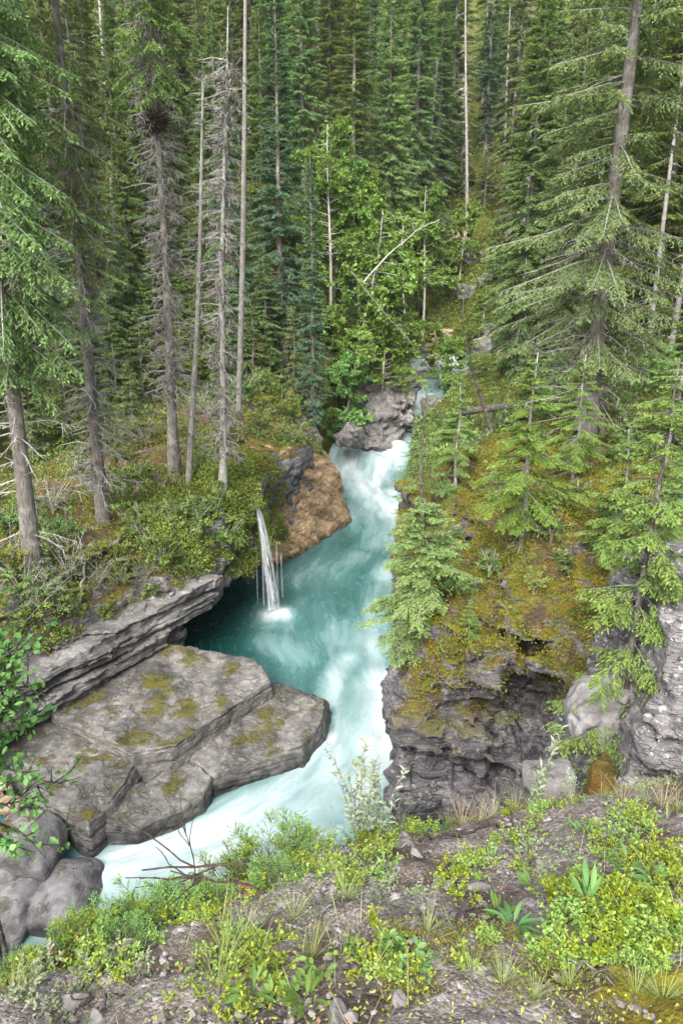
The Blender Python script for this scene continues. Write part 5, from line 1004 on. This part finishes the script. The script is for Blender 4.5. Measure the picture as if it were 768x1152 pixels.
# pebbles, litter and leaflets nobody could count
def pebbles(n, seed):
    rs = np.random.RandomState(seed); x, y = rs.uniform(-2.6, 3.3, n), rs.uniform(.95, 4.7, n); k = y < brow(x) + .1; x, y = x[k], y[k]; n = len(x)
    z = near(x, y); r = np.exp(rs.normal(-5.0, .45, n)).clip(.003, .026)
    iv = np.array([(0, 0, 1), (.9, 0, .1), (.28, .86, -.05), (-.73, .53, .12), (-.73, -.53, -.1), (.28, -.86, .08), (0, 0, -1.)]); T = np.array([(0, 1, 2), (0, 2, 3), (0, 3, 4), (0, 4, 5), (0, 5, 1), (6, 2, 1), (6, 3, 2), (6, 4, 3), (6, 5, 4), (6, 1, 5)])
    V = iv[None] * rs.uniform(.65, 1.25, (n, 7, 1)) * (r[:, None, None] * rs.uniform(.7, 1.3, (n, 1, 3)) * (1, 1, .65)); a = rs.uniform(0, 6.28, n); c, s = np.cos(a)[:, None], np.sin(a)[:, None]
    V = np.stack([V[..., 0] * c - V[..., 1] * s + x[:, None], V[..., 0] * s + V[..., 1] * c + y[:, None], V[..., 2] + (z + r * .15)[:, None]], -1)
    mb = MB(); mb.add(V.reshape(-1, 3), None, (T[None] + np.arange(n)[:, None, None] * 7).reshape(-1, 3), np.repeat(rs.uniform(0, 1, n), 7)); return mb
t = NT('pebbles'); M['pebble'] = t.done(t.bsdf(**{'Base Color': t.mix(.35, t.ramp(t.attr('tint').outputs['Fac'], (0., (.055, .045, .038)), (.45, (.135, .115, .105)), (.8, (.22, .20, .193)), (1., (.34, .325, .31))), t.ramp(t.noise(t.n('ShaderNodeNewGeometry').outputs['Position'], 90, 4), (.3, .3), (.7, 1.2)), 'MULTIPLY'), 'Roughness': .85}))
tag(mkobj('gravel', pebbles(26000, 41).mesh('gravel', M['pebble'])), 'loose grey brown gravel of the near bank', None, None, 'stuff')
def litter(name, n, seed, L, W, mat, shape, dens, region=(-2.6, .95, 3.3, 4.7), up=.2, hz=.006, thr=0.):
    rs = np.random.RandomState(seed); x, y = rs.uniform(region[0], region[2], n), rs.uniform(region[1], region[3], n); c = fbm(x * 1.7, y * 1.7, 0, 4, dens)
    k = (y < brow(x) + .25) & (c + rs.uniform(-.3, .3, n) > thr); x, y = x[k], y[k]; n = len(x); p = np.stack([x, y, near(x, y) + rs.uniform(0, hz, n)], 1)
    mb = MB(); mb.leaves(p, rs.normal(0, 1, (n, 3)) * (1, 1, .3) + (0, 0, up), nrmz(rs.normal(0, .45, (n, 3)) + (0, 0, 1)), L * rs.uniform(.5, 1.3, n), W * rs.uniform(.7, 1.2, n), np.clip(.5 + .4 * c[k] + rs.normal(0, .2, n), 0, 1), shape)
    return tag(mkobj(name, mb.mesh(name, M[mat])), None, None, None, 'stuff')
litter('needle_litter', 16000, 51, .03, .0016, 'darklit', 'diamond', 3, hz=.01, thr=-.2)
litter('leaf_litter', 5000, 52, .022, .011, 'brownlit', 'diamond', 6, hz=.012)
litter('ground_cover', 20000, 53, .013, .0065, 'mat', 'obovate', 9, up=.5, hz=.035, thr=.2); litter('ground_cover', 5000, 54, .015, .0075, 'herb', 'ovate', 14, up=.5, hz=.04, thr=.22)
litter('grass', 3000, 55, .10, .0022, 'grass', 'blade', 17, up=1.6, hz=.004, thr=.08); litter('grass', 1500, 57, .16, .0018, 'dry', 'blade', 19, up=1.8, hz=.004, thr=.0)
litter('moss_vegetation', 30000, 56, .010, .004, 'moss', 'diamond', 21, region=(.1, .95, 1.6, 1.75), up=.9, hz=.006, thr=.0)
litter('ground_cover', 15000, 58, .016, .008, 'mat', 'obovate', 9, region=(1.75, .9, 4.35, 4.9), up=.5, hz=.05, thr=-.05)
# ------------------------------------------------------------------ plants that cling to the carved rock
def cling(name, label, src, n, box, mat, L, W, seed, nzr=(.15, 1.), off=(.0, .12), thr=0., droop=.2, fs=.9, shape='diamond'):
    rs = np.random.RandomState(seed); me = bpy.data.meshes[src]; nv = len(me.vertices); V = np.zeros(nv * 3, np.float32); me.vertices.foreach_get('co', V); V = V.reshape(-1, 3)
    Nn = np.zeros(nv * 3, np.float32); me.vertices.foreach_get('normal', Nn); Nn = Nn.reshape(-1, 3)
    c = fbm(V[:, 0] * fs, V[:, 1] * fs, V[:, 2] * fs, 4, seed)
    ok = np.all((V > box[0]) & (V < box[1]), axis=1) & (Nn[:, 2] > nzr[0]) & (Nn[:, 2] < nzr[1]) & (c + .35 * (Nn[:, 2] - .4) > thr); I = np.flatnonzero(ok)
    j = I[rs.randint(0, len(I), n)]; p = V[j] + Nn[j] * rs.uniform(*off, (n, 1)) * np.clip(.5 + c[j], .15, 1.5)[:, None] + rs.normal(0, .05, (n, 3)); d = nrmz(Nn[j] * .7 + rs.normal(0, .75, (n, 3)) - (0, 0, droop))
    mb = MB(); mb.leaves(p, d, nrmz(Nn[j] + rs.normal(0, .6, (n, 3)) + (0, 0, .5)), L * rs.uniform(.5, 1.3, n), W * rs.uniform(.6, 1.2, n), np.clip(.45 + .5 * c[j] + rs.normal(0, .2, n), 0, 1), shape)
    return tag(mkobj(name, mb.mesh(label, M[mat])), label, None, None, 'stuff')
cling('hanging_vegetation', 'hanging greenery over the left bank lip', 'riverbank', 34000, ((-6.2, 20.3, 1.9), (-1.8, 28.4, 5.4)), 'shrub', .10, .055, 61, (-.35, 1), (.0, .45), -.12, .5)
cling('hanging_vegetation', 'mossy green growth round the waterfall', 'riverbank', 16000, ((-4.5, 22.8, 1.2), (-1.6, 29., 5.4)), 'fern', .08, .045, 62, (-.5, 1), (.0, .3), -.2, .5)
cling('moss_vegetation', 'brown green moss over the bluff', 'cliff', 70000, ((.8, 12.2, 2.3), (9, 26, 7.5)), 'moss', .06, .024, 63, (.0, 1), (.0, .13), -.12)
cling('heath_vegetation', 'brown heath and litter over the bluff', 'cliff', 26000, ((.8, 12.2, 2.4), (9, 22, 7.5)), 'heath', .065, .013, 64, (.0, 1), (.0, .16), -.1)
cling('undergrowth', 'low leafy plants over the bluff', 'cliff', 45000, ((1.2, 12.4, 3.), (12, 30, 9)), 'fern', .06, .034, 65, (.15, 1), (.0, .28), .02)
cling('heath_vegetation', 'soil slope growth of the left bank', 'riverbank', 34000, ((-13, 11, 2.2), (-3.8, 22, 6)), 'heath', .08, .016, 66, (.05, 1), (.0, .14), -.2)
cling('undergrowth', 'green plants over the left bank slope', 'riverbank', 20000, ((-13, 11, 2.7), (-4.2, 24, 6)), 'fern', .08, .045, 67, (.2, 1), (.0, .35), .05)
# ------------------------------------------------------------------ labels of the many
ORD = ['leftmost', 'second from left', 'third from left', 'fourth from left', 'fifth from left', 'sixth from left', 'seventh from left', 'eighth from left', 'ninth from left', 'tenth from left'] + [w + ' from left' for w in
       'eleventh twelfth thirteenth fourteenth fifteenth sixteenth seventeenth eighteenth nineteenth twentieth twenty-first twenty-second twenty-third twenty-fourth twenty-fifth twenty-sixth twenty-seventh twenty-eighth twenty-ninth thirtieth thirty-first thirty-second thirty-third thirty-fourth thirty-fifth thirty-sixth thirty-seventh thirty-eighth thirty-ninth fortieth'.split()]
bpy.context.view_layer.update(); by = {}
for o, n, place, g in LATER: by.setdefault((n, place), []).append((float(project(np.array(o.matrix_world.translation) + (0, 0, .3))[0]), o, g))
for (n, place), L_ in by.items():
    L_.sort(key=lambda q: q[0])
    for k, (px, o, g) in enumerate(L_):
        o['label'] = (f'lone {n} {place}' if len(L_) == 1 else f'{n} {place}, {ORD[min(k, len(ORD) - 1)]}')
        o['group'] = g or n + 's'
# ------------------------------------------------------------------ camera, light, render
cam = bpy.data.cameras.new('camera'); co = bpy.data.objects.new('camera', cam); COL.objects.link(co); scene.camera = co
co.location = (0, 0, CZ); co.rotation_euler = (rad(90) - PITCH, 0, 0)
cam.sensor_fit = 'VERTICAL'; cam.sensor_height = 36; cam.lens = 24; cam.clip_end = 1000; cam.clip_start = .05
w = bpy.data.worlds.new('World'); scene.world = w; w.use_nodes = True; nt = w.node_tree; nt.nodes.clear()
sk = nt.nodes.new('ShaderNodeTexSky'); sk.sky_type = 'NISHITA'; sk.sun_disc = False; sk.sun_elevation = rad(43); sk.sun_rotation = rad(198)
sk.dust_density = 4.; sk.ozone_density = .6; sk.air_density = 1.
hs = nt.nodes.new('ShaderNodeHueSaturation'); hs.inputs['Saturation'].default_value = .35
bg = nt.nodes.new('ShaderNodeBackground'); bg.inputs['Strength'].default_value = .15; wo = nt.nodes.new('ShaderNodeOutputWorld')
nt.links.new(sk.outputs[0], hs.inputs['Color']); nt.links.new(hs.outputs[0], bg.inputs['Color']); nt.links.new(bg.outputs[0], wo.inputs[0])
sl = bpy.data.lights.new('sun', 'SUN'); sl.energy = 2.3; sl.angle = rad(40); sl.color = (1, .95, .88)
so_ = bpy.data.objects.new('sun', sl); COL.objects.link(so_)
az, el = rad(198), rad(43)
sd = Vector((math.sin(az) * math.cos(el), math.cos(az) * math.cos(el), math.sin(el)))
so_.rotation_euler = sd.to_track_quat('Z', 'Y').to_euler()
vs = scene.view_settings; vs.view_transform = 'Standard'; vs.look = 'None'; vs.gamma = 1; vs.use_curve_mapping = False; vs.exposure = 1.63
scene.render.engine = 'CYCLES'; cy = scene.cycles
cy.max_bounces = 6; cy.diffuse_bounces = 5; cy.glossy_bounces = 2; cy.transmission_bounces = 2; cy.transparent_max_bounces = 16; cy.use_denoising = True
try: cy.denoiser = 'OPENIMAGEDENOISE'; cy.denoising_input_passes = 'RGB_ALBEDO_NORMAL'
except Exception: pass
cy.sample_clamp_indirect = 8; cy.use_adaptive_sampling = False

t = NT('thin air'); vp = t.n('ShaderNodeVolumePrincipled'); vp.inputs['Color'].default_value = (.86, .9, .92, 1); vp.inputs['Density'].default_value = .00022; vp.inputs['Anisotropy'].default_value = .2
t.t.links.new(vp.outputs[0], t.out.inputs['Volume'])
lo, hi = np.array((-125., -35, -3.5)), np.array((125., 195, 125)); V = np.array([[(lo, hi)[a][0], (lo, hi)[b][1], (lo, hi)[c][2]] for a in (0, 1) for b in (0, 1) for c in (0, 1)])
tag(mkobj('haze', mkmesh('haze', V, np.array([(0, 1, 3, 2), (4, 6, 7, 5), (0, 4, 5, 1), (2, 3, 7, 6), (0, 2, 6, 4), (1, 5, 7, 3)]), t.m)), None, None, None, 'stuff')
cy.volume_bounces = 0
